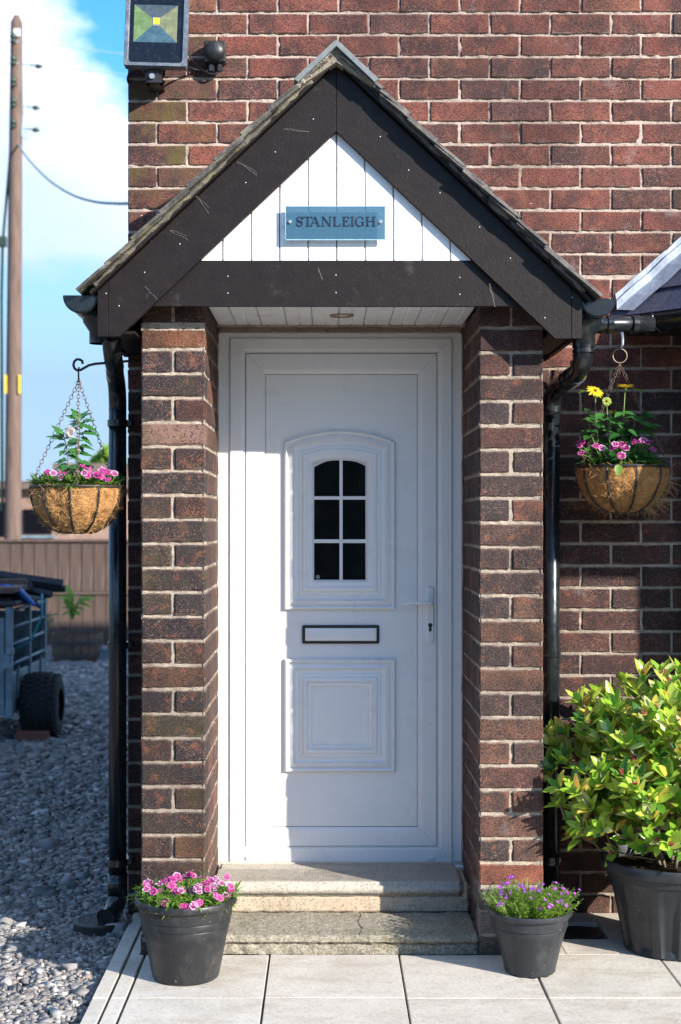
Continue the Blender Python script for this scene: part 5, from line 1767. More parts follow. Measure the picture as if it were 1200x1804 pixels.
# ---- the large shrub
def shrub():
    r = random.Random(77)
    c = Vector((pcB[0], pcB[1], .31)); t = thing('shrub', 'glossy yellow-green evergreen shrub with red buds in the large tub', 'shrub', c)
    # a few leaf meshes for the nearest leaves
    variants = []
    for k in range(8):
        rr_ = random.Random(k+50); m = MB()
        leaf_shape(m, (0, 0, 0), (0, 1, 0), (0, 0, 1), 1.0, rr_.uniform(.36, .46), rr_.uniform(.05, .35), rr_.uniform(-.05, .30), 6, lambda q: math.sin(math.pi*min(1, q**.85*.95+.04))**.75)
        me = bpy.data.meshes.new('leaf'); me.from_pydata(m.v, [], m.f); me.materials.append(M['leaf_shrub_single'])
        me.polygons.foreach_set('use_smooth', [True]*len(me.polygons)); variants.append(me)
    cols_ = [((.28, .50, .04), 28), ((.44, .62, .06), 30), ((.58, .68, .11), 20), ((.12, .32, .03), 12), ((.06, .18, .03), 6), ((.74, .60, .10), 9), ((.66, .36, .07), 3), ((.62, .70, .28), 10)]
    pop = [x for x, w in cols_ for _ in range(w)]
    leaves = []; br = MB(); buds = []
    # main limbs
    cen = Vector((1.275, .070, .650))
    tips = []
    tries = 0
    while len(tips) < 560 and tries < 60000:
        tries += 1
        d = rdir(r, -.85, 1); rad = r.random()**.33
        p = cen + Vector((d.x*.52*rad, d.y*.40*rad, d.z*.375*rad))
        if p.y > YW-.07: continue
        # lobed outline: noise pushes the surface in and out
        n_ = noise.noise(Vector((d.x, d.y, d.z))*2.4 + Vector((4, 1, 7)))
        if rad > .90 + n_*.45: continue
        if p.z < .62 and math.hypot(p.x-pcB[0], p.y-pcB[1]) > .29 + (p.z-.33)*1.1: continue
        if p.z < .33: continue
        if any((p-q).length < .035 for q in tips): continue
        tips.append(p)
    # branch tree: each tip joins the nearest point of a growing skeleton
    root = Vector((pcB[0], pcB[1], .30))
    nodes = [(root, 0)]; 
    for k in range(7):
        a = 2*math.pi*k/7+.3
        nodes.append((root + Vector((math.cos(a)*.08, math.sin(a)*.08, .07)), 1))
        br.tube([root + Vector((math.cos(a)*.03, math.sin(a)*.03, -.02)), nodes[-1][0]], [.010, .008], 6)
        nodes.append((root + Vector((math.cos(a)*.17, math.sin(a)*.16, .17)), 1)); br.tube([nodes[-2][0], nodes[-1][0]], [.008, .0065], 6)
    for p in sorted(tips, key=lambda q: (q-root).length):
        best = min(nodes, key=lambda nd: (nd[0]-p).length + max(0, nd[0].z-p.z)*1.5)
        q = best[0]; mid = q.lerp(p, .5) + Vector((r.uniform(-.015, .015), r.uniform(-.015, .015), r.uniform(-.02, .005)))
        br.tube([q, mid, p], [.0045, .0036, .0026], 5); nodes.append((mid, 2)); nodes.append((p, 2))
        out = (p - Vector((pcB[0], pcB[1], .45))).normalized()
        ax = (out*.8 + Vector((0, -.25, .70)) + rdir(r)*.35).normalized()
        nl = r.randint(6, 9); warm = r.random()
        for k in range(nl):
            a = 2.4*k + r.uniform(-.3, .3); s = ax.cross(Vector((0, 0, 1)) if abs(ax.z) < .95 else Vector((1, 0, 0))).normalized(); u = s.cross(ax)
            spread = r.uniform(.55, 1.35)*(1.0 if k < nl-3 else .55)
            d = (ax + (s*math.cos(a)+u*math.sin(a))*spread).normalized()
            base = p - ax*r.uniform(0, .030) + d*.004
            cc = r.choice(pop); q_ = r.uniform(.85, 1.15)
            leaves.append((base, d, (ax - d*ax.dot(d)).normalized() if abs(ax.dot(d)) < .99 else s, r.uniform(.048, .078), (cc[0]*q_, cc[1]*q_, cc[2]*q_, 1)))
        if r.random() < .42: buds.append((p + ax*.012, ax))
    br.build('branch', M['stem'], t, smooth=True)['kind'] = 'stuff'
    # nearest to the camera and largest first
    def vis(l):
        b = l[0]; px = 575 + b.x*K/(b.y+D1)
        return (0 if px < 1215 else 10) + b.y - .35*l[3]/.07
    leaves = [l for l in leaves if l[0].y + l[1].y*l[3] < YW-.008]
    leaves.sort(key=vis)
    for (b, d, n_, L_, cc) in leaves[:298]:
        y = d; z = (n_ - d*n_.dot(d)).normalized(); x = y.cross(z)
        mt = Matrix((x, y, z)).transposed()
        o = bpy.data.objects.new('leaf', r.choice(variants)); col.objects.link(o); o.parent = t
        o.location = b - c; o.rotation_euler = mt.to_euler(); o.scale = (L_, L_, L_); o.color = cc
    fo = MB()
    for (b, d, n_, L_, cc) in leaves[298:]:
        leaf_shape(fo, b, d, n_, L_, L_*r.uniform(.36, .46), r.uniform(.05, .35), r.uniform(-.05, .3), 5, lambda q: math.sin(math.pi*min(1, q**.85*.95+.04))**.75, colr=cc)
    fo.colr = (1, 1, 1, 1)
    fo.build('foliage', M['leaf_shrub'], t, recalc=False, smooth=True)['kind'] = 'stuff'
    bm_ = MB()
    for (p, ax) in buds:
        for k in range(16):
            bm_.ball(p + ax*r.uniform(0, .016) + rdir(r)*.007, r.uniform(.0022, .0036), 5, 3)
    bm_.build('bud_cluster', simple('red_buds', (.30, .045, .05), .6, .4, 60), t)['kind'] = 'stuff'
    print('shrub leaves', len(leaves))
shrub()

# ================================================================ HANGING BASKETS
def chain(m, p0, p1, link=.0175, r=.0011):
    p0, p1 = Vector(p0), Vector(p1); n = max(3, int((p1-p0).length/(link*.80)))
    d = (p1-p0).normalized(); s = d.cross(Vector((0, 1, 0))).normalized(); u = s.cross(d)
    for i in range(n):
        c = p0.lerp(p1, (i+.5)/n); w = link*.30
        side = s if i % 2 == 0 else (s*.45+u*.9).normalized()
        pts = []
        for k in range(9):
            a = 2*math.pi*k/8
            pts.append(c + d*math.cos(a)*link*.52 + side*math.sin(a)*w*(1.15 - .45*math.cos(a)))
        m.tube(pts, r, 4, False)
def basket(label, c, rad, dep, top, seed, hook):
    """c: centre of the rim"""
    r = random.Random(seed); c = Vector(c)
    t = thing('hanging_basket', label, 'hanging basket', c, 'hanging baskets')
    m = MB(); m.tube([c + Vector((rad*math.cos(2*math.pi*k/48), rad*math.sin(2*math.pi*k/48), 0)) for k in range(49)], .0050, 8, False); m.build('rim', M['iron'], t, smooth=True)
    m = MB(); m.tube([c + Vector((.045*math.cos(2*math.pi*k/24), .045*math.sin(2*math.pi*k/24), -dep)) for k in range(25)], .0035, 6, False); m.build('base_ring', M['iron'], t, smooth=True)
    for k in range(10):
        a = 2*math.pi*(k+.5)/10 + (.02 if seed == 1 else .09)
        pts = []
        for i in range(13):
            f = i/12; q = math.pi/2*f*.86
            rr_ = (rad+.001)*math.cos(q)**.80 if f < 1 else .045
            rr_ = max(rr_, .042); pts.append(c + Vector((rr_*math.cos(a), rr_*math.sin(a), -(dep)*math.sin(q)/math.sin(math.pi/2*.86))))
        m = MB(); m.tube(pts, .0045, 6, True, .6); m.build('rib', M['iron'], t, smooth=True)
    m = MB(); prev = None; nr, ns = 26, 110
    for i in range(nr+1):
        f = i/nr; q = math.pi/2*f; ring = []
        for k in range(ns):
            a = 2*math.pi*k/ns
            bul = .006*abs(math.sin((a - (.02 if seed == 1 else .09))*5))
            rr_ = (rad-.008+bul)*max(.0, math.cos(q))**.80
            zz = -(dep-.003)*math.sin(q) + .004
            p = Vector((rr_*math.cos(a), rr_*math.sin(a), zz))
            n_ = noise.noise(p*32+Vector((seed, 0, 0)))*.008 + noise.noise(p*130)*.005
            nn = Vector((math.cos(a)*math.cos(q), math.sin(a)*math.cos(q), -math.sin(q)))
            ring.append(m.vert(c + p + nn*n_))
        if prev:
            for k in range(ns): m.face((prev[k], prev[(k+1) % ns], ring[(k+1) % ns], ring[k]))
        prev = ring
    m.build('liner', M['coir'], t, smooth=True, recalc=False)
    m = MB()
    for i in range(2300):
        a = r.uniform(math.pi*.92, 2*math.pi*1.04) if r.random() < .8 else r.uniform(0, 2*math.pi); q = r.uniform(0, 1.35)
        rr_ = (rad-.003)*math.cos(q)**.80
        p = c + Vector((rr_*math.cos(a), rr_*math.sin(a), -(dep-.002)*math.sin(q)))
        nn = Vector((math.cos(a)*math.cos(q), math.sin(a)*math.cos(q), -math.sin(q))).normalized()
        tg = nn.cross(rdir(r)).normalized(); t2 = nn.cross(tg)
        Lf = r.uniform(.008, .022); cu = r.uniform(-.9, .9); lift = r.uniform(0, .5) if r.random() < .82 else r.uniform(.4, 1.4)
        pts = [p + tg*Lf*s + t2*Lf*cu*s*s + nn*(.002 + Lf*lift*s*(1 if lift > .5 else (1-s))) for s in (0, .33, .66, 1)]
        m.tube(pts, .00038, 3, False)
    if seed == 2:      # loose beard of fibre low on the right
        for i in range(110):
            a = r.uniform(-.75, -.05); q = r.uniform(.2, 1.2); rr_ = rad*math.cos(q)**.8
            p = c + Vector((rr_*math.cos(a), rr_*math.sin(a), -dep*math.sin(q))); nn = Vector((math.cos(a), math.sin(a), -.4)).normalized()
            Lf = r.uniform(.015, .034); w = rdir(r)*1.2
            m.tube([p + (nn*s + w*s*s*.8 + Vector((0, 0, -.5*s*s)))*Lf for s in (0, .3, .6, 1)], .0004, 3, False)
    m.build('fibre', M['fibre'], t, recalc=False)['kind'] = 'stuff'
    m = MB(); m.lathe([(rad-.012, -.012), (rad*.6, -.006), (.001, -.002)], c, 32); m.build('soil', M['soil'], t, smooth=True)
    top = Vector(top)
    for k in range(3):
        a = ((math.pi*1.0, -.45*math.pi+.0, .25*math.pi) if seed == 1 else (math.pi*1.10, -.15*math.pi, .5*math.pi))[k]
        e = c + Vector((rad*math.cos(a), rad*math.sin(a), .008))
        m = MB(); chain(m, e, top, .0175 if seed == 1 else .016, .0012); m.build('chain', M['chain'], t, smooth=True)
        m = MB(); m.ball(e-Vector((0, 0, .006)), .007, 8, 5); m.build('chain_clip', M['iron'], t, smooth=True)
    return t
# left one, on an iron arm from the pier
YBk = .12; DB = D1+YBk
cL = at(136, 858, DB)
topL = at(139, 671, DB)
bkL = basket('hanging basket left of the porch with a pale bloom on a tall stem', (cL.x, YBk, cL.z), .166, .166, topL, 1, None)
m = MB(); m.tube([at(139, 671, DB), at(138.5, 662, DB), at(138.5, 650, DB), at(140, 647, DB)], .0032, 6); m.ball(at(139, 671, DB), .006, 6, 4); m.build('top_hook', M['iron'], bkL, smooth=True)
ba = thing('wall_bracket', 'black iron hook arm on the left pier carrying the basket', 'bracket', (-.66, YBk, at(240, 632, DB).z))
pts = [at(x, y, DB) for x, y in ((146, 641), (145, 636), (141, 633.5), (135.5, 633), (131, 637), (129.5, 643), (131.5, 649), (136, 652.5), (142, 652), (149, 648), (157, 643.5), (168, 641), (180, 640), (200, 638.5), (222, 636.5), (246, 635))]
m = MB(); m.tube(pts, .0048, 8); m.build('arm', M['iron'], ba, smooth=True)
m = MB(); pz = at(240, 635, DB).z; m.box(-.661, -.656, YBk-.013, YBk+.013, pz-.06, pz+.06, .001); m.build('back_plate', M['iron'], ba)
# right one, under the bay eave
YBr = YW-.205; DR_ = D1+YBr
cR = at(1097, 823, DR_)
topR = at(1091, 641, DR_)
bkR = basket('hanging basket on the right with yellow daisies, hung under the bay gutter', (cR.x, YBr, cR.z), .172, .172, topR, 2, None)
tc_ = at(1092, 627, DR_)
m = MB(); m.tube([tc_ + Vector((.0265*math.cos(2*math.pi*k/24), 0, .0265*math.sin(2*math.pi*k/24))) for k in range(25)], .0022, 6, False); m.build('ring', M['brass'], bkR, smooth=True)
hk = thing('hook', 'flat steel hook holding the ring of the right basket', 'hook', tuple(at(1094, 600, DR_)))
m = MB(); hp_ = at(1094, 600, DR_)
m.tube([Vector((hp_.x+.004, hp_.y+.01, 2.245)), Vector((hp_.x+.006, hp_.y, hp_.z+.006)), Vector((hp_.x+.004, hp_.y-.006, hp_.z-.015)), Vector((hp_.x-.004, hp_.y-.008, hp_.z-.031)), Vector((hp_.x-.008, hp_.y+.004, hp_.z-.024))], .006, 8, True, .45); m.build('hook_bar', M['lampbody'], hk, smooth=True)

# plants of the left basket
dianthus('dianthus', 'pink dianthus along the rim of the left hanging basket', (cL.x, YBk, cL.z-.008), .150, .085, 26, 230, 41,
         [(83, 832, 5.06), (94, 834, 5.0), (102, 836, 5.0), (113, 828, 5.1), (122, 826, 5.1), (150, 834, 5.0), (158, 836, 5.0), (170, 836, 5.0), (176, 838, 5.0), (185, 830, 5.08), (194, 836, 5.03), (202, 834, 5.08), (190, 845, 5.0), (107, 841, 4.97)], fs=.82)
def lobed(m, base, d, up, L_, W_, colr=None, r=rng):
    """toothed, three-lobed hibiscus leaf"""
    d = Vector(d).normalized(); s = d.cross(Vector(up)).normalized(); u = s.cross(d)
    out = [(0, .0), (.18, .20), (.22, .40), (.36, .30), (.42, .52), (.55, .34), (.66, .36), (.72, .20), (.86, .16), (1.0, 0)]
    cl = [m.vert(Vector(base)+d*L_*x - u*.35*L_*x*x) for x, w in out]
    for sg in (-1, 1):
        ed = [m.vert(Vector(base)+d*L_*x + s*sg*w*W_ + u*(.12*w*W_) - u*.35*L_*x*x) for x, w in out]
        for i in range(len(out)-1): m.face((cl[i], cl[i+1], ed[i+1], ed[i]))
def hibiscus():
    r = random.Random(9)
    t = thing('hibiscus', 'tall thin stemmed plant with toothed leaves and one creamy bloom in the left basket', 'plant', (cL.x, YBk, cL.z))
    m = MB(); f = MB(); D = DB
    s1 = [at(x, y, D) for x, y in ((134, 850), (136, 820), (139, 780), (141, 755), (142, 742))]
    s2 = [at(x, y, D-.03) for x, y in ((122, 850), (121, 825), (119, 800), (117, 785), (113, 772))]
    m.tube(s1, [.003, .0028, .0024, .002, .0016], 6); m.tube(s2, [.0028, .0024, .0022, .002, .0016], 6)
    m.build('stem', M['stem'], t, smooth=True)
    L1 = [(142, 742, -.5, .9), (142, 741, .3, 1), (141, 748, -1, .35), (143, 745, 1, .5), (144, 750, 1, -.1), (141, 757, -.9, .3), (142, 762, 1, .1), (140, 770, .9, -.3), (140, 775, -.8, -.2), (139, 785, .8, .0), (139, 792, -.9, -.1), (138, 800, 1, .15), (138, 806, -.8, .1), (137, 815, 1, .1), (137, 822, .9, -.3), (136, 826, -.6, .2), (145, 738, .5, .5), (138, 740, -.6, .4)]
    L2 = [(115, 776, -1, .5), (114, 772, -.6, .9), (118, 784, -1, .0), (118, 786, -.7, -.9), (119, 790, .8, -.4), (119, 795, .9, .2), (120, 803, .9, -.2), (120, 812, -1, .15), (121, 818, -.9, -.1), (121, 822, .8, .1), (117, 780, .7, .3)]
    for (lst, dd) in ((L1, D), (L2, D-.03)):
        for (x, y, vx, vz) in lst:
            b = at(x, y, dd); d = Vector((vx, r.uniform(-.7, .5), vz))
            f2 = MB(); lobed(f2, b, d, Vector((-vz*.3, -.6, 1)), r.uniform(.050, .072), r.uniform(.034, .046)); f2.build('leaf', M['leaf_dark'], t, recalc=False)
    extra = MB()
    for i in range(26):
        k_ = r.random(); st__ = s1 if r.random() < .6 else s2; b = st__[0].lerp(st__[-1], k_)
        lobed(extra, b, rdir(r, -.3, .6)*1.0, (0, -.5, 1), r.uniform(.035, .055), r.uniform(.024, .036))
    extra.build('foliage', M['leaf_dark'], t, recalc=False)['kind'] = 'stuff'
    # half-open cream bloom
    fb = MB(); c = at(125, 766, D-.04)
    for k in range(6):
        a = 2*math.pi*k/6
        fb.colr = (.80, .74, .66, 1) if k % 2 else (.74, .64, .62, 1)
        d = Vector((.35*math.cos(a)-.25, -.75 + .2*math.sin(a), .55*math.sin(a)+.1))
        leaf_shape(fb, c, d, (0, 0, 1) if k % 2 else (0, -1, 0), .030, .032, .5, -.35, 5, lambda q: math.sin(math.pi*min(1, q*.8+.1))**.5)
    fb.colr = (.1, .2, .05, 1); fb.ball(c, .006, 6, 4); fb.build('flower', M['petal'], t, recalc=False, smooth=True)
hibiscus()
# plants of the right basket
def heliopsis():
    r = random.Random(19)
    t = thing('yellow_daisies', 'yellow daisies and broad dark leaves in the right hanging basket', 'flowers', (cR.x, YBr, cR.z))
    st_ = MB(); D = DR_
    def daisy(c, ax, sc, n=13, tilt=0, colr=(.85, .58, .01, 1), ll=.028):
        m = MB(); ax = Vector(ax).normalized(); s = ax.cross(Vector((0, 0, 1)) if abs(ax.z) < .9 else Vector((1, 0, 0))).normalized(); u = s.cross(ax)
        for k in range(n):
            a = 2*math.pi*k/n; d = s*math.cos(a)+u*math.sin(a)+ax*(tilt+r.uniform(-.1, .15))
            m.colr = colr; leaf_shape(m, c+d.normalized()*.004, d, ax, ll*sc*r.uniform(.9, 1.1), .0095*sc, .2, .1, 4, lambda q: (.55+.45*math.sin(math.pi*q)) if q < .9 else .3)
        m.colr = (.35, .14, .02, 1); m.ball(c+ax*.003, .0055*sc, 8, 5)
        m.colr = (.10, .25, .03, 1); m.ball(c-ax*.004, .005*sc, 6, 4)
        m.build('flower', M['petal'], t, recalc=False)
    daisy(at(1049, 689, D-.06), (.25, -.75, .75), 1.12)
    daisy(at(1102, 684, D-.04), (.1, .10, 1), 1.12, 13, .35)
    daisy(at(1069, 707, D-.08), (.1, -.9, .4), .95, 14, .1, (.30, .42, .05, 1), .016)
    daisy(at(1081, 727, D+.03), (.1, -.4, .9), .7, 12, .2)
    for pts in (((1049, 692), (1049, 715), (1052, 760), (1058, 815)), ((1101, 692), (1099, 725), (1097, 765), (1092, 815)), ((1069, 712), (1071, 745), (1074, 780), (1077, 800)), ((1077, 800), (1072, 786), (1060, 779), (1045, 777)), ((1120, 730), (1116, 755), (1108, 790), (1100, 815)), ((1085, 770), (1078, 785), (1077, 805), (1077, 815)), ((1035, 735), (1040, 760), (1050, 790), (1060, 815))):
        st_.tube([at(x, y, D-.05) for x, y in pts], .0019, 5)
    st_.build('stem', M['stem_green'], t, smooth=True)
    ov = lambda q: math.sin(math.pi*min(1, q**.7*.96+.02))**.8
    big = [(1102, 757, .2, .5, .06, .045), (1092, 770, -.7, .45, .065, .03), (1070, 738, .8, -.3, .06, .032), (1065, 742, -.5, .3, .05, .03), (1085, 765, .9, .15, .07, .035), (1110, 765, .9, .25, .06, .03), (1125, 738, .7, .3, .05, .032), (1120, 732, -.8, .3, .05, .025), (1128, 745, .9, -.2, .04, .024), (1105, 725, -.7, .5, .045, .02),
           (1045, 765, -.9, .1, .05, .026), (1040, 768, -.6, .5, .04, .024), (1052, 750, -.7, .5, .045, .028), (1050, 740, -.8, .2, .04, .022), (1036, 728, -.3, .6, .03, .02), (1115, 775, .9, -.2, .065, .035), (1110, 780, .8, -.7, .075, .035), (1095, 795, .9, -.6, .06, .035), (1118, 800, .5, -.8, .06, .03), (1130, 760, .9, .3, .05, .022), (1135, 752, .9, .0, .04, .02), (1044, 778, -.35, -1, .055, .016), (1085, 790, -.2, -.3, .05, .03), (1100, 750, -.9, .1, .05, .028), (1065, 775, -.8, .1, .05, .03), (1070, 790, .7, .3, .05, .032), (1055, 785, -.9, -.1, .05, .03), (1090, 775, .6, -.3, .055, .035), (1080, 760, -.5, .2, .055, .033), (1145, 750, .8, .1, .035, .018),
           (1034, 690, -1, .0, .030, .018), (1060, 700, -.9, .2, .026, .012), (1062, 702, .9, .0, .022, .010), (1116, 686, 1, -.1, .034, .012), (1093, 687, -1, .1, .032, .012)]
    for (x, y, vx, vz, L_, W_) in big:
        m = MB(); dd = D + r.uniform(-.09, .03); leaf_shape(m, at(x, y, dd), (vx, r.uniform(-.7, -.1), vz), (-.2, -.5, 1), L_*1.25, W_*1.35, .2, .25, 6, ov)
        m.build('leaf', M['leaf_dark'] if y > 712 else M['leaf_green'], t, recalc=False, smooth=True)
    m = MB()
    for i in range(240):
        a = r.uniform(0, 2*math.pi); q = .14*math.sqrt(r.random()); b = Vector((cR.x+q*math.cos(a), YBr+q*math.sin(a), cR.z))
        leaf_shape(m, b+Vector((0, 0, r.uniform(0, .16)*(1-q/.17))), rdir(r, -.1, .9), (0, 0, 1), r.uniform(.035, .06), r.uniform(.016, .03), .2, .3, 4, ov)
    m.build('foliage', M['leaf_dark'], t, recalc=False, smooth=True)['kind'] = 'stuff'
    m = MB()
    for i in range(60):
        b = at(r.uniform(1040, 1140), r.uniform(725, 812), D+r.uniform(-.12, .06))
        leaf_shape(m, b, rdir(r, -.5, .8)+Vector((0, -.4, 0)), (0, -.5, 1), r.uniform(.04, .07), r.uniform(.020, .034), .2, .3, 5, ov)
    m.build('foliage', M['leaf_dark'], t, recalc=False, smooth=True)['kind'] = 'stuff'
    m = MB(); leaf_shape(m, at(1090, 818, D-.175), (-.1, -.3, -1), (0, -1, 0), .046, .030, .2, .1, 6, ov); m.build('leaf', M['leaf_green'], t, recalc=False, smooth=True)
heliopsis()
dianthus('dianthus', 'purple-pink dianthus between the daisies in the right hanging basket', (cR.x, YBr, cR.z-.006), .150, .052, 15, 80, 51,
         [(1021, 784, 5.25), (1024, 798, 5.2), (1050, 786, 5.2), (1060, 789, 5.2), (1086, 786, 5.17), (1094, 784, 5.17), (1101, 788, 5.17), (1126, 780, 5.2), (1133, 776, 5.2), (1144, 778, 5.2), (1150, 792, 5.2), (1094, 803, 5.16)], 'leaf_green', .95)

# ================================================================ BEYOND THE HOUSE
# fence across the end of the drive
YFc = 12.5; DFc = YFc+D1
fe = thing('fence', 'weathered grey-brown closeboard fence at the end of the gravel drive', 'fence', (-3.5, YFc, 0))
zt_f = CAM_Z-(955-920)*DFc/K; zm = CAM_Z-(1042-920)*DFc/K
fb1 = [MB() for _ in range(4)]
bd = []
for k in range(4):
    for (h, nm) in ((zt_f-zm-.02, 'u'), (zm-.03-GZ, 'l')):
        m = MB(); m.box(-.068, .068, 0, .02, 0, h, .003, .002, rng)
        me = bpy.data.meshes.new('board'); me.from_pydata(m.v, [], m.f); me.materials.append(M['fence']); bd.append((nm, me))
x = -7.2
while x < -1.2:
    for nm, z in (('u', zm), ('l', GZ)):
        me = rng.choice([q for n_, q in bd if n_ == nm])
        inst('board', me, fe, (x, YFc + (0 if nm == 'u' else .03) + rng.uniform(-.004, .004), z), (0, rng.uniform(-.004, .004), rng.uniform(-.02, .02)))
    x += .147
m = MB(); m.box(-7.3, -1.1, YFc+.052, YFc+.06, GZ, zt_f); m.build('backing_board', M['fence_rail'], fe)
m = MB(); m.box(-7.3, -1.1, YFc-.012, YFc+.05, zt_f, zt_f+.035, .004); m.build('capping', M['fence'], fe)
m = MB(); m.box(-7.3, -1.1, YFc+.0, YFc+.05, zm-.035, zm-.005); m.build('rail', M['fence_rail'], fe)
for x in (-6.9, -5.0, -2.95, -1.2):
    m = MB(); m.box(x-.05, x+.05, YFc+.06, YFc+.16, GZ, zt_f+.02, .004); m.build('post', M['fence'], fe)
# half barrel planter
DBp = 15.6
cb = at(128, 1136, DBp); br_ = .62/2*1.0
bp = thing('barrel_planter', 'dark half barrel planter in front of the fence', 'planter', (cb.x, cb.y, GZ))
m = MB(); rr_ = (175-83)/2*DBp/K; hb_ = (1137-1086)*DBp/K
cbz = (cb.x, cb.y+rr_, GZ)
for k in range(20):
    a0, a1 = 2*math.pi*k/20+.012, 2*math.pi*(k+1)/20-.012
    m = MB(); rows = []
    for (f, s) in ((0, .86), (.35, .97), (.7, 1.01), (1, 1.0)):
        rows.append([m.vert((cbz[0]+rr_*s*math.cos(a)*q, cbz[1]+rr_*s*math.sin(a)*q, GZ+hb_*f)) for a in (a0, a1) for q in (1, .93)])
    for i in range(3):
        p, q = rows[i], rows[i+1]
        m.face((p[0], p[2], q[2], q[0])); m.face((p[1], q[1], q[3], p[3])); m.face((p[0], q[0], q[1], p[1])); m.face((p[2], p[3], q[3], q[2]))
    p = rows[-1]; m.face((p[0], p[2], p[3], p[1])); m.build('stave', M['barrel'], bp)
for f, s in ((.25, .955), (.72, 1.018)):
    m = MB(); m.lathe([(rr_*s-.01, -.02), (rr_*s+.004, -.02), (rr_*s+.006, .02), (rr_*s-.01, .02)], (cbz[0], cbz[1], GZ+hb_*f), 32); m.build('hoop', M['hoop'], bp)
m = MB(); m.lathe([(rr_*.93, -.04), (.001, -.02)], (cbz[0], cbz[1], GZ+hb_), 24); m.build('soil', M['soil'], bp)
def clump(name, label, px, py0, D, H, W, cols, seed, n, LW, cat='plant', droop=.3):
    r = random.Random(seed); b = at(px, py0, D)
    t = thing(name, label, cat, tuple(b)); m = MB(); s = MB()
    for i in range(n):
        f = r.uniform(.15, 1); o = Vector((r.uniform(-W, W)*f, r.uniform(-W, W)*f, H*f)); d = Vector((o.x*2/W*.4 + r.uniform(-.5, .5), r.uniform(-1, .4), r.uniform(-.1, 1)))
        leaf_shape(m, b+o*.8, d, (0, -.5, 1), LW[0]*r.uniform(.7, 1.2), LW[1]*r.uniform(.8, 1.2), .2, droop, 4)
        s.tube([b, b+o*.8], .004, 4)
    m.build('foliage', cols, t, recalc=False, smooth=True)['kind'] = 'stuff'
    s.build('stem', M['stem_green'], t)
    return t
clump('young_plant', 'bright yellow-green plant growing in the half barrel', 129, 1092, DBp+.3, .34, .10, M['leaf_lime'], 3, 22, (.16, .07))
clump('low_shrub', 'small dark green plant beside the barrel planter', 76, 1128, DBp, .38, .14, M['leaf_dark'], 8, 60, (.07, .04))
tr = thing('trough', 'small dark trough right of the barrel planter', 'trough', tuple(at(200, 1138, 15.8)))
tp = at(200, 1140, 15.8); m = MB(); m.prism_z([(tp.x-.22, tp.y), (tp.x+.22, tp.y), (tp.x+.24, tp.y+.24), (tp.x-.24, tp.y+.24)], GZ, GZ+.13); tb = m.build('body', M['galv'], tr)
m = MB(); m.box(tp.x-.25, tp.x+.25, tp.y-.015, tp.y+.26, GZ+.131, GZ+.155, .004); m.build('lip', M['galv'], tr)

# trailer loaded with scrap
tl_ = thing('trailer', 'small galvanised quad trailer piled with scrap on the shaded gravel', 'trailer', (-2.4, 5.4, GZ))
XT = -2.2; yA, yB = 4.92, 6.15; xT0 = -3.5
z0_, z1_, z2_ = .17, .52, .93
m = MB(); m.box(XT-.03, XT, yA+.045, yB-.045, z0_, z1_-.06, .004); m.build('side_panel', M['galv'], tl_)
m = MB(); m.box(xT0, XT-.05, yA+.005, yA+.03, z0_, z2_-.08, .004); m.build('tailgate', M['galv'], tl_)
m = MB(); m.box(xT0, XT-.03, yA+.04, yB, .30, .33); m.build('floor', M['galv'], tl_)
m = MB(); m.box(xT0, xT0+.03, yA+.045, yB-.045, z0_, z2_-.1); m.box(xT0, XT-.04, yB-.03, yB, z0_, z2_-.1); m.build('far_side', M['galv'], tl_)
for (x, y) in ((XT-.04, yA), (XT-.04, yB-.04), (XT-.04, (yA+yB)/2)):
    m = MB(); m.box(x, x+.045, y, y+.045, z0_-.02, z2_, .003); m.build('corner_post', M['galv'], tl_)
for z in (z1_, .66, .78, z2_-.03):
    m = MB(); m.tube([(XT-.012, yA+.04, z), (XT-.012, yB-.04, z)], .012, 8); m.build('rail', M['galv'], tl_, smooth=True)
for y in (5.1, 5.5, 5.9):
    m = MB(); m.tube([(XT+.008, y, z0_+.1), (XT+.008, y+.02, z1_-.02)], .010, 6); m.build('strut', M['galv'], tl_)
m = MB(); m.box(XT-.02, XT+.02, 4.86, 4.93, .60, .64, .003); m.box(XT-.05, XT+.01, 4.885, 4.915, .50, .60); m.build('latch', M['galv'], tl_)
m = MB(); m.box(-2.55, -2.13, 5.22, 5.30, .19, .25); m.build('axle', M['galv'], tl_)
# knobbly tyre
m = MB(); wc = Vector((-2.055, 5.28, .235-.0)); Rw = .235; Ww = .135
prof = [(-.135, .115), (-.135, .16), (-.128, .195), (-.105, .218), (-.06, .228), (0, .231), (.06, .228), (.105, .218), (.128, .195), (.135, .16), (.135, .115)]
prev = None
rings_ = []
for k in range(48):
    a = 2*math.pi*k/48; rings_.append([m.vert((wc.x+w, wc.y+rr2*math.cos(a), wc.z+GZ+.05*0+rr2*math.sin(a))) for w, rr2 in prof])
for k in range(48):
    a_, b_ = rings_[k], rings_[(k+1) % 48]
    for i in range(len(prof)-1): m.face((a_[i], a_[i+1], b_[i+1], b_[i]))
for k in range(30):
    for q in range(5):
        a = 2*math.pi*(k+.5*(q % 2))/30; w = -.10+.05*q; rr2 = .226 if abs(w) < .08 else .214
        ct = Vector((wc.x+w, wc.y+rr2*math.cos(a), wc.z+GZ+rr2*math.sin(a)))
        d1 = Vector((0, math.cos(a), math.sin(a))); d2 = Vector((0, -math.sin(a), math.cos(a))); d0 = Vector((1, 0, 0))
        ids = [m.vert(ct + d0*sx_*.018 + d2*sy_*.014 + d1*sz_*.012) for sx_ in (-1, 1) for sy_ in (-1, 1) for sz_ in (-1, 1)]
        for f in ((0,1,3,2),(4,6,7,5),(0,4,5,1),(2,3,7,6),(0,2,6,4),(1,5,7,3)): m.face([ids[z] for z in f])
wh = m.build('wheel', M['tyre'], tl_)
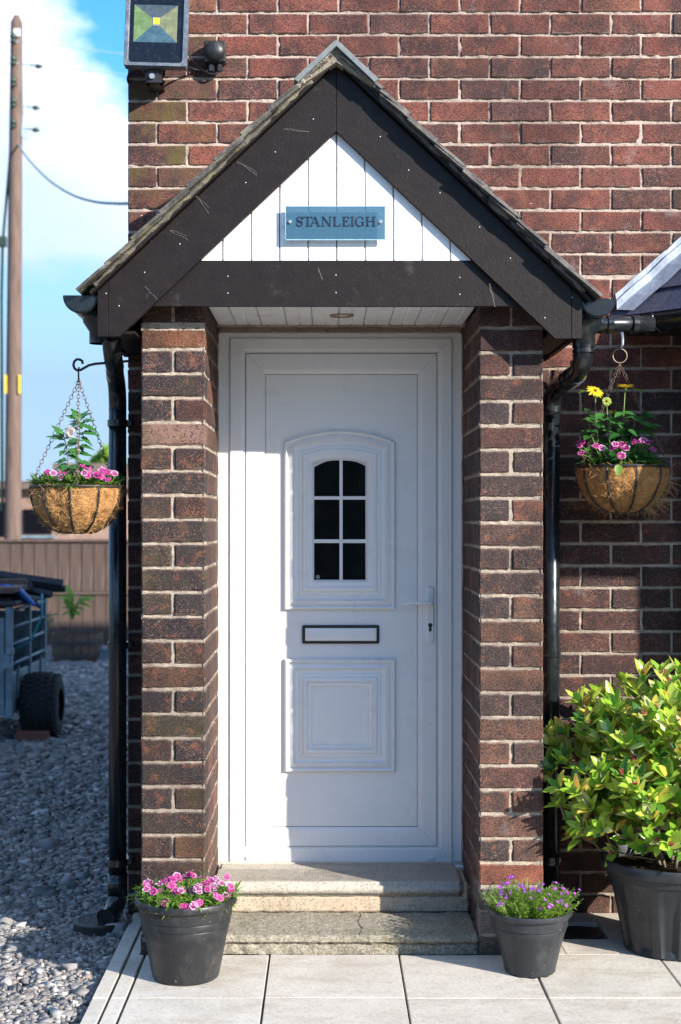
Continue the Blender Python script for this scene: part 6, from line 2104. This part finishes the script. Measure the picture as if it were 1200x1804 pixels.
m = MB(); m.cyl((wc.x, wc.y, wc.z+GZ), (1, 0, 0), .118, .20, 24); m.build('rim', M['galv'], wh)
# scrap on top
m = MB()
for i in range(26):
    c = Vector((r_ := rng.uniform(-3.4, -2.25), rng.uniform(4.95, 6.1), rng.uniform(.90, 1.10)))
    a = rng.uniform(-.6, .6); L_ = rng.uniform(.25, .6); d = Vector((math.cos(a), math.sin(a), rng.uniform(-.15, .1)))
    m.tube([c-d*L_/2, c+d*L_/2], rng.uniform(.015, .05), 5)
m.box(-3.5, -2.16, 4.90, 6.0, .93, .965, .01); m.build('scrap', M['rubbish'], tl_)['kind'] = 'stuff'
m = MB(); m.box(-2.62, -2.20, 4.93, 5.6, 1.02, 1.06, .006); m.box(-2.5, -2.12, 5.0, 5.08, 1.085, 1.12, .004); m.box(-3.3, -2.45, 5.2, 5.6, 1.07, 1.13, .01); m.build('scrap_board', M['wood_scrap'], tl_)
m = MB(); m.poly([(-2.30, 5.3, 1.08), (-2.02, 5.05, .93), (-2.05, 5.15, .90), (-2.34, 5.5, 1.02)]); m.poly([(-2.30, 5.3, 1.08), (-2.05, 5.15, .90), (-2.02, 5.05, .93)]); m.tube([(-2.4, 5.35, 1.07), (-2.2, 5.2, 1.02), (-2.06, 5.06, .93)], [.02, .03, .012], 8); m.build('blue_scrap', M['blue'], tl_)
m = MB(); m.tube([(-3.0, 4.93, 1.10), (-2.7, 4.9, 1.11), (-2.45, 4.88, 1.09), (-2.33, 4.87, 1.0), (-2.31, 4.87, .75), (-2.35, 4.88, .45)], .008, 6)
m.tube([(-2.06, 5.3, 1.0), (-2.04, 5.2, .85), (-2.10, 5.1, .68), (-2.2, 5.05, .62)], .008, 6); m.build('rope', M['rope'], tl_, smooth=True)
ck = tag(None or (lambda mm: (mm.box(-2.19, -1.97, 5.02, 5.13, GZ, GZ+.075, .006), mm.build('chock_brick', M['redbrick'], None, origin=(-2.08, 5.07, GZ)))[1])(MB()), 'red brick wedged behind the trailer tyre', 'brick')
# low building behind the fence
DS = 26.0
sh = thing('outbuilding', 'low brown outbuilding with a dark window behind the fence', 'building', tuple(at(110, 1000, DS)))
a0 = at(-160, 850, DS); a1 = at(232, 850, DS)
m = MB(); m.box(a0.x, a1.x, a0.y, a0.y+4, GZ, a0.z-.12, .0); m.build('wall', M['shed'], sh)
m = MB(); m.box(a0.x-.1, a1.x+.1, a0.y-.25, a0.y+4.2, a0.z-.12, a0.z+.02); m.build('roof', M['shed_roof'], sh)
w0 = at(42, 897, DS-.02); w1 = at(92, 940, DS-.02)
m = MB(); m.box(w0.x, w1.x, w0.y-.02, w0.y+.02, w1.z, w0.z); wn = m.build('window', M['glass'], sh)
m = MB(); m.box(w0.x-.08, w1.x+.08, w0.y-.10, w0.y-.025, w1.z-.08, w1.z-.03); m.build('sill', M['galv'], wn)
w0 = at(2, 885, DS-.02); w1 = at(9, 945, DS-.02)
m = MB(); m.box(w0.x-.3, w1.x, w0.y-.02, w0.y+.02, w1.z, w0.z); m.build('window', M['glass'], sh)
b0 = at(93, 816, DS+2); b1 = at(228, 850, DS+2)
m = MB(); m.box(b0.x, b1.x, b0.y, b0.y+2, b1.z-.2, b0.z); m.build('raised_block', M['shed_roof'], sh)
# tree beyond
def tree(px, py, D, rad, seed):
    r = random.Random(seed); c = at(px, py, D)
    t = thing('tree', 'distant bright green tree top showing beside the left downpipe', 'tree', (c.x, c.y, 0))
    m = MB(); m.tube([(c.x, c.y, GZ), (c.x+.1, c.y, c.z*.6), (c.x, c.y, c.z)], [.16, .12, .05], 8)
    for k in range(8):
        d = rdir(r, .0, .9); m.tube([(c.x, c.y, c.z*.6), c + d*rad*.8], [.06, .02], 6)
    m.build('trunk', M['stem'], t, smooth=True)
    m = MB()
    cl = [c + rdir(r)*rad*r.uniform(.3, .85) for _ in range(22)]
    for i in range(2600):
        b = r.choice(cl) + rdir(r)*rad*.35*r.random()**.4
        leaf_shape(m, b, rdir(r), rdir(r), .14, .08, .1, .2, 2)
    m.build('crown', M['leaf_lime'], t, recalc=False)['kind'] = 'stuff'
tree(186, 812, 42, .55, 4)
# telegraph pole
DP = 20.0
tpz = at(29.5, 40, DP); bpz = at(22.5, 950, DP)
tp_ = thing('telegraph_pole', 'tall brown wooden telegraph pole with insulators and cables behind the fence', 'telegraph pole', (bpz.x, bpz.y, 0))
dirp = (tpz-bpz).normalized(); gb_ = bpz + dirp*((GZ-.2-bpz.z)/dirp.z)
n = 24; m = MB(); pts = []; rad_ = []
for i in range(n+1):
    f = i/n; p = gb_.lerp(tpz, f); pts.append(p); rad_.append(.128+(.084-.128)*f)
pts.append(tpz+dirp*.10); rad_.append(.035)
m.tube(pts, rad_, 18); m.build('shaft', M['pole'], tp_, smooth=True)
for (y) in (72, 111, 149, 185, 222):
    p = at(27, y, DP-.12); m = MB(); m.tube([p+Vector((.0, .05, .0)), p+Vector((0, -.10, 0))], .018, 8); m.ball(p+Vector((0, -.12, .02)), .05, 10, 6, (1, 1, 1.1)); m.ball(p+Vector((0, -.12, -.04)), .035, 8, 5); m.build('insulator', M['insul'], tp_, smooth=True)
for (y, z) in ((117, 0), (190, 0), (229, 0)):
    p = at(68 if y == 117 else 63, y, DP-.1); m = MB()
    for k in (-1, 0, 1): m.ball(p+Vector((k*.022, 0, 0)), .036-.008*abs(k), 10, 6)
    m.tube([p, p+Vector((-.12, 0, .02))], .006, 5); m.tube([p, p+Vector((.06, 0, -.01))], .010, 5)
    m.tube([at(41, y-2, DP), p], .004, 4); m.build('strain_insulator', M['insul'], tp_, smooth=True)
m = MB(); p = at(30, 57, DP-.11); m.box(p.x-.045, p.x+.045, p.y, p.y+.01, p.z-.05, p.z+.05); m.build('plate', M['pvc'], tp_)
for (x, rr2) in ((10, 0), (34.5, 0)):
    p = at(x, 677, DP-.11); m = MB(); m.box(p.x-.016, p.x+.016, p.y-.01, p.y+.02, p.z-.13, p.z+.13); m.build('marker', M['yellow'], tp_)
m = MB(); p = at(5, 426, DP); m.box(p.x-.06, p.x+.05, p.y-.05, p.y+.05, p.z-.07, p.z+.07); m.tube([p, at(16, 300, DP), at(19, 255, DP)], .02, 6); m.tube([p, at(3, 520, DP), at(4, 900, DP)], .022, 6); m.build('cable_box', M['insul'], tp_)
m = MB(); m.tube([at(40, 120, DP), at(41, 200, DP), at(38, 240, DP-.05), at(49, 248, DP-.1), at(44, 225, DP)], .008, 5); m.tube([at(42, 95, DP), at(50, 100, DP), at(48, 113, DP)], .006, 5); m.build('bracket', M['wire'], tp_)
# service cable and wires
def cabl(name, label, pts, r_, mt):
    t = thing(name, label, 'cable', tuple(at(*pts[0])))
    P_ = [at(*p) for p in pts]; out = []
    for i in range(len(P_)-1):
        p0 = P_[max(0, i-1)]; p1 = P_[i]; p2 = P_[i+1]; p3 = P_[min(len(P_)-1, i+2)]
        for k in range(8):
            q = k/8; out.append(.5*((2*p1)+(p2-p0)*q+(2*p0-5*p1+4*p2-p3)*q*q+(3*p1-p0-3*p2+p3)*q**3))
    out.append(P_[-1]); m = MB(); m.tube(out, r_, 8); m.build('strand', M[mt], t, smooth=True)
cabl('service_cable', 'thick grey cable drooping from the telegraph pole to the house', [(33, 255, 19.9), (50, 280, 19), (85, 316, 17.5), (125, 342, 16), (165, 355, 14.5), (205, 358.5, 13), (240, 357, 11.5), (290, 345, 10)], .014, 'cable')
cabl('overhead_wire', 'upper thin overhead wire crossing behind the floodlight', [(-300, 68, 19), (30, 74, 19.9), (150, 87, 26), (220, 95, 30), (420, 112, 40)], .009, 'wire')
cabl('overhead_wire', 'lower thin overhead wire crossing below the floodlight', [(-300, 105, 19), (30, 112, 19.9), (150, 124, 26), (220, 131, 30), (420, 150, 40)], .009, 'wire')

# unseen leafy row added to darken the door glass reflection and block low sky
hd = thing('added_hedge', 'tall dark evergreen screen, unseen, added for the door glass to reflect', 'added_hedge', (1.0, -15.5, GZ))
m = MB(); r_h = random.Random(3)
for i in range(9000):
    p = Vector((r_h.uniform(-16, 20), -15.5 + r_h.uniform(0, .9), GZ + 3.6*r_h.random()))
    leaf_shape(m, p, rdir(r_h), rdir(r_h), .34, .22, .1, .2, 2)
m.build('foliage', M['leaf_dark'], hd, recalc=False)['kind'] = 'stuff'
m = MB(); m.box(-16, 20, -16.3, -15.2, GZ, 3.5); m.build('twigs', M['stem'], hd)
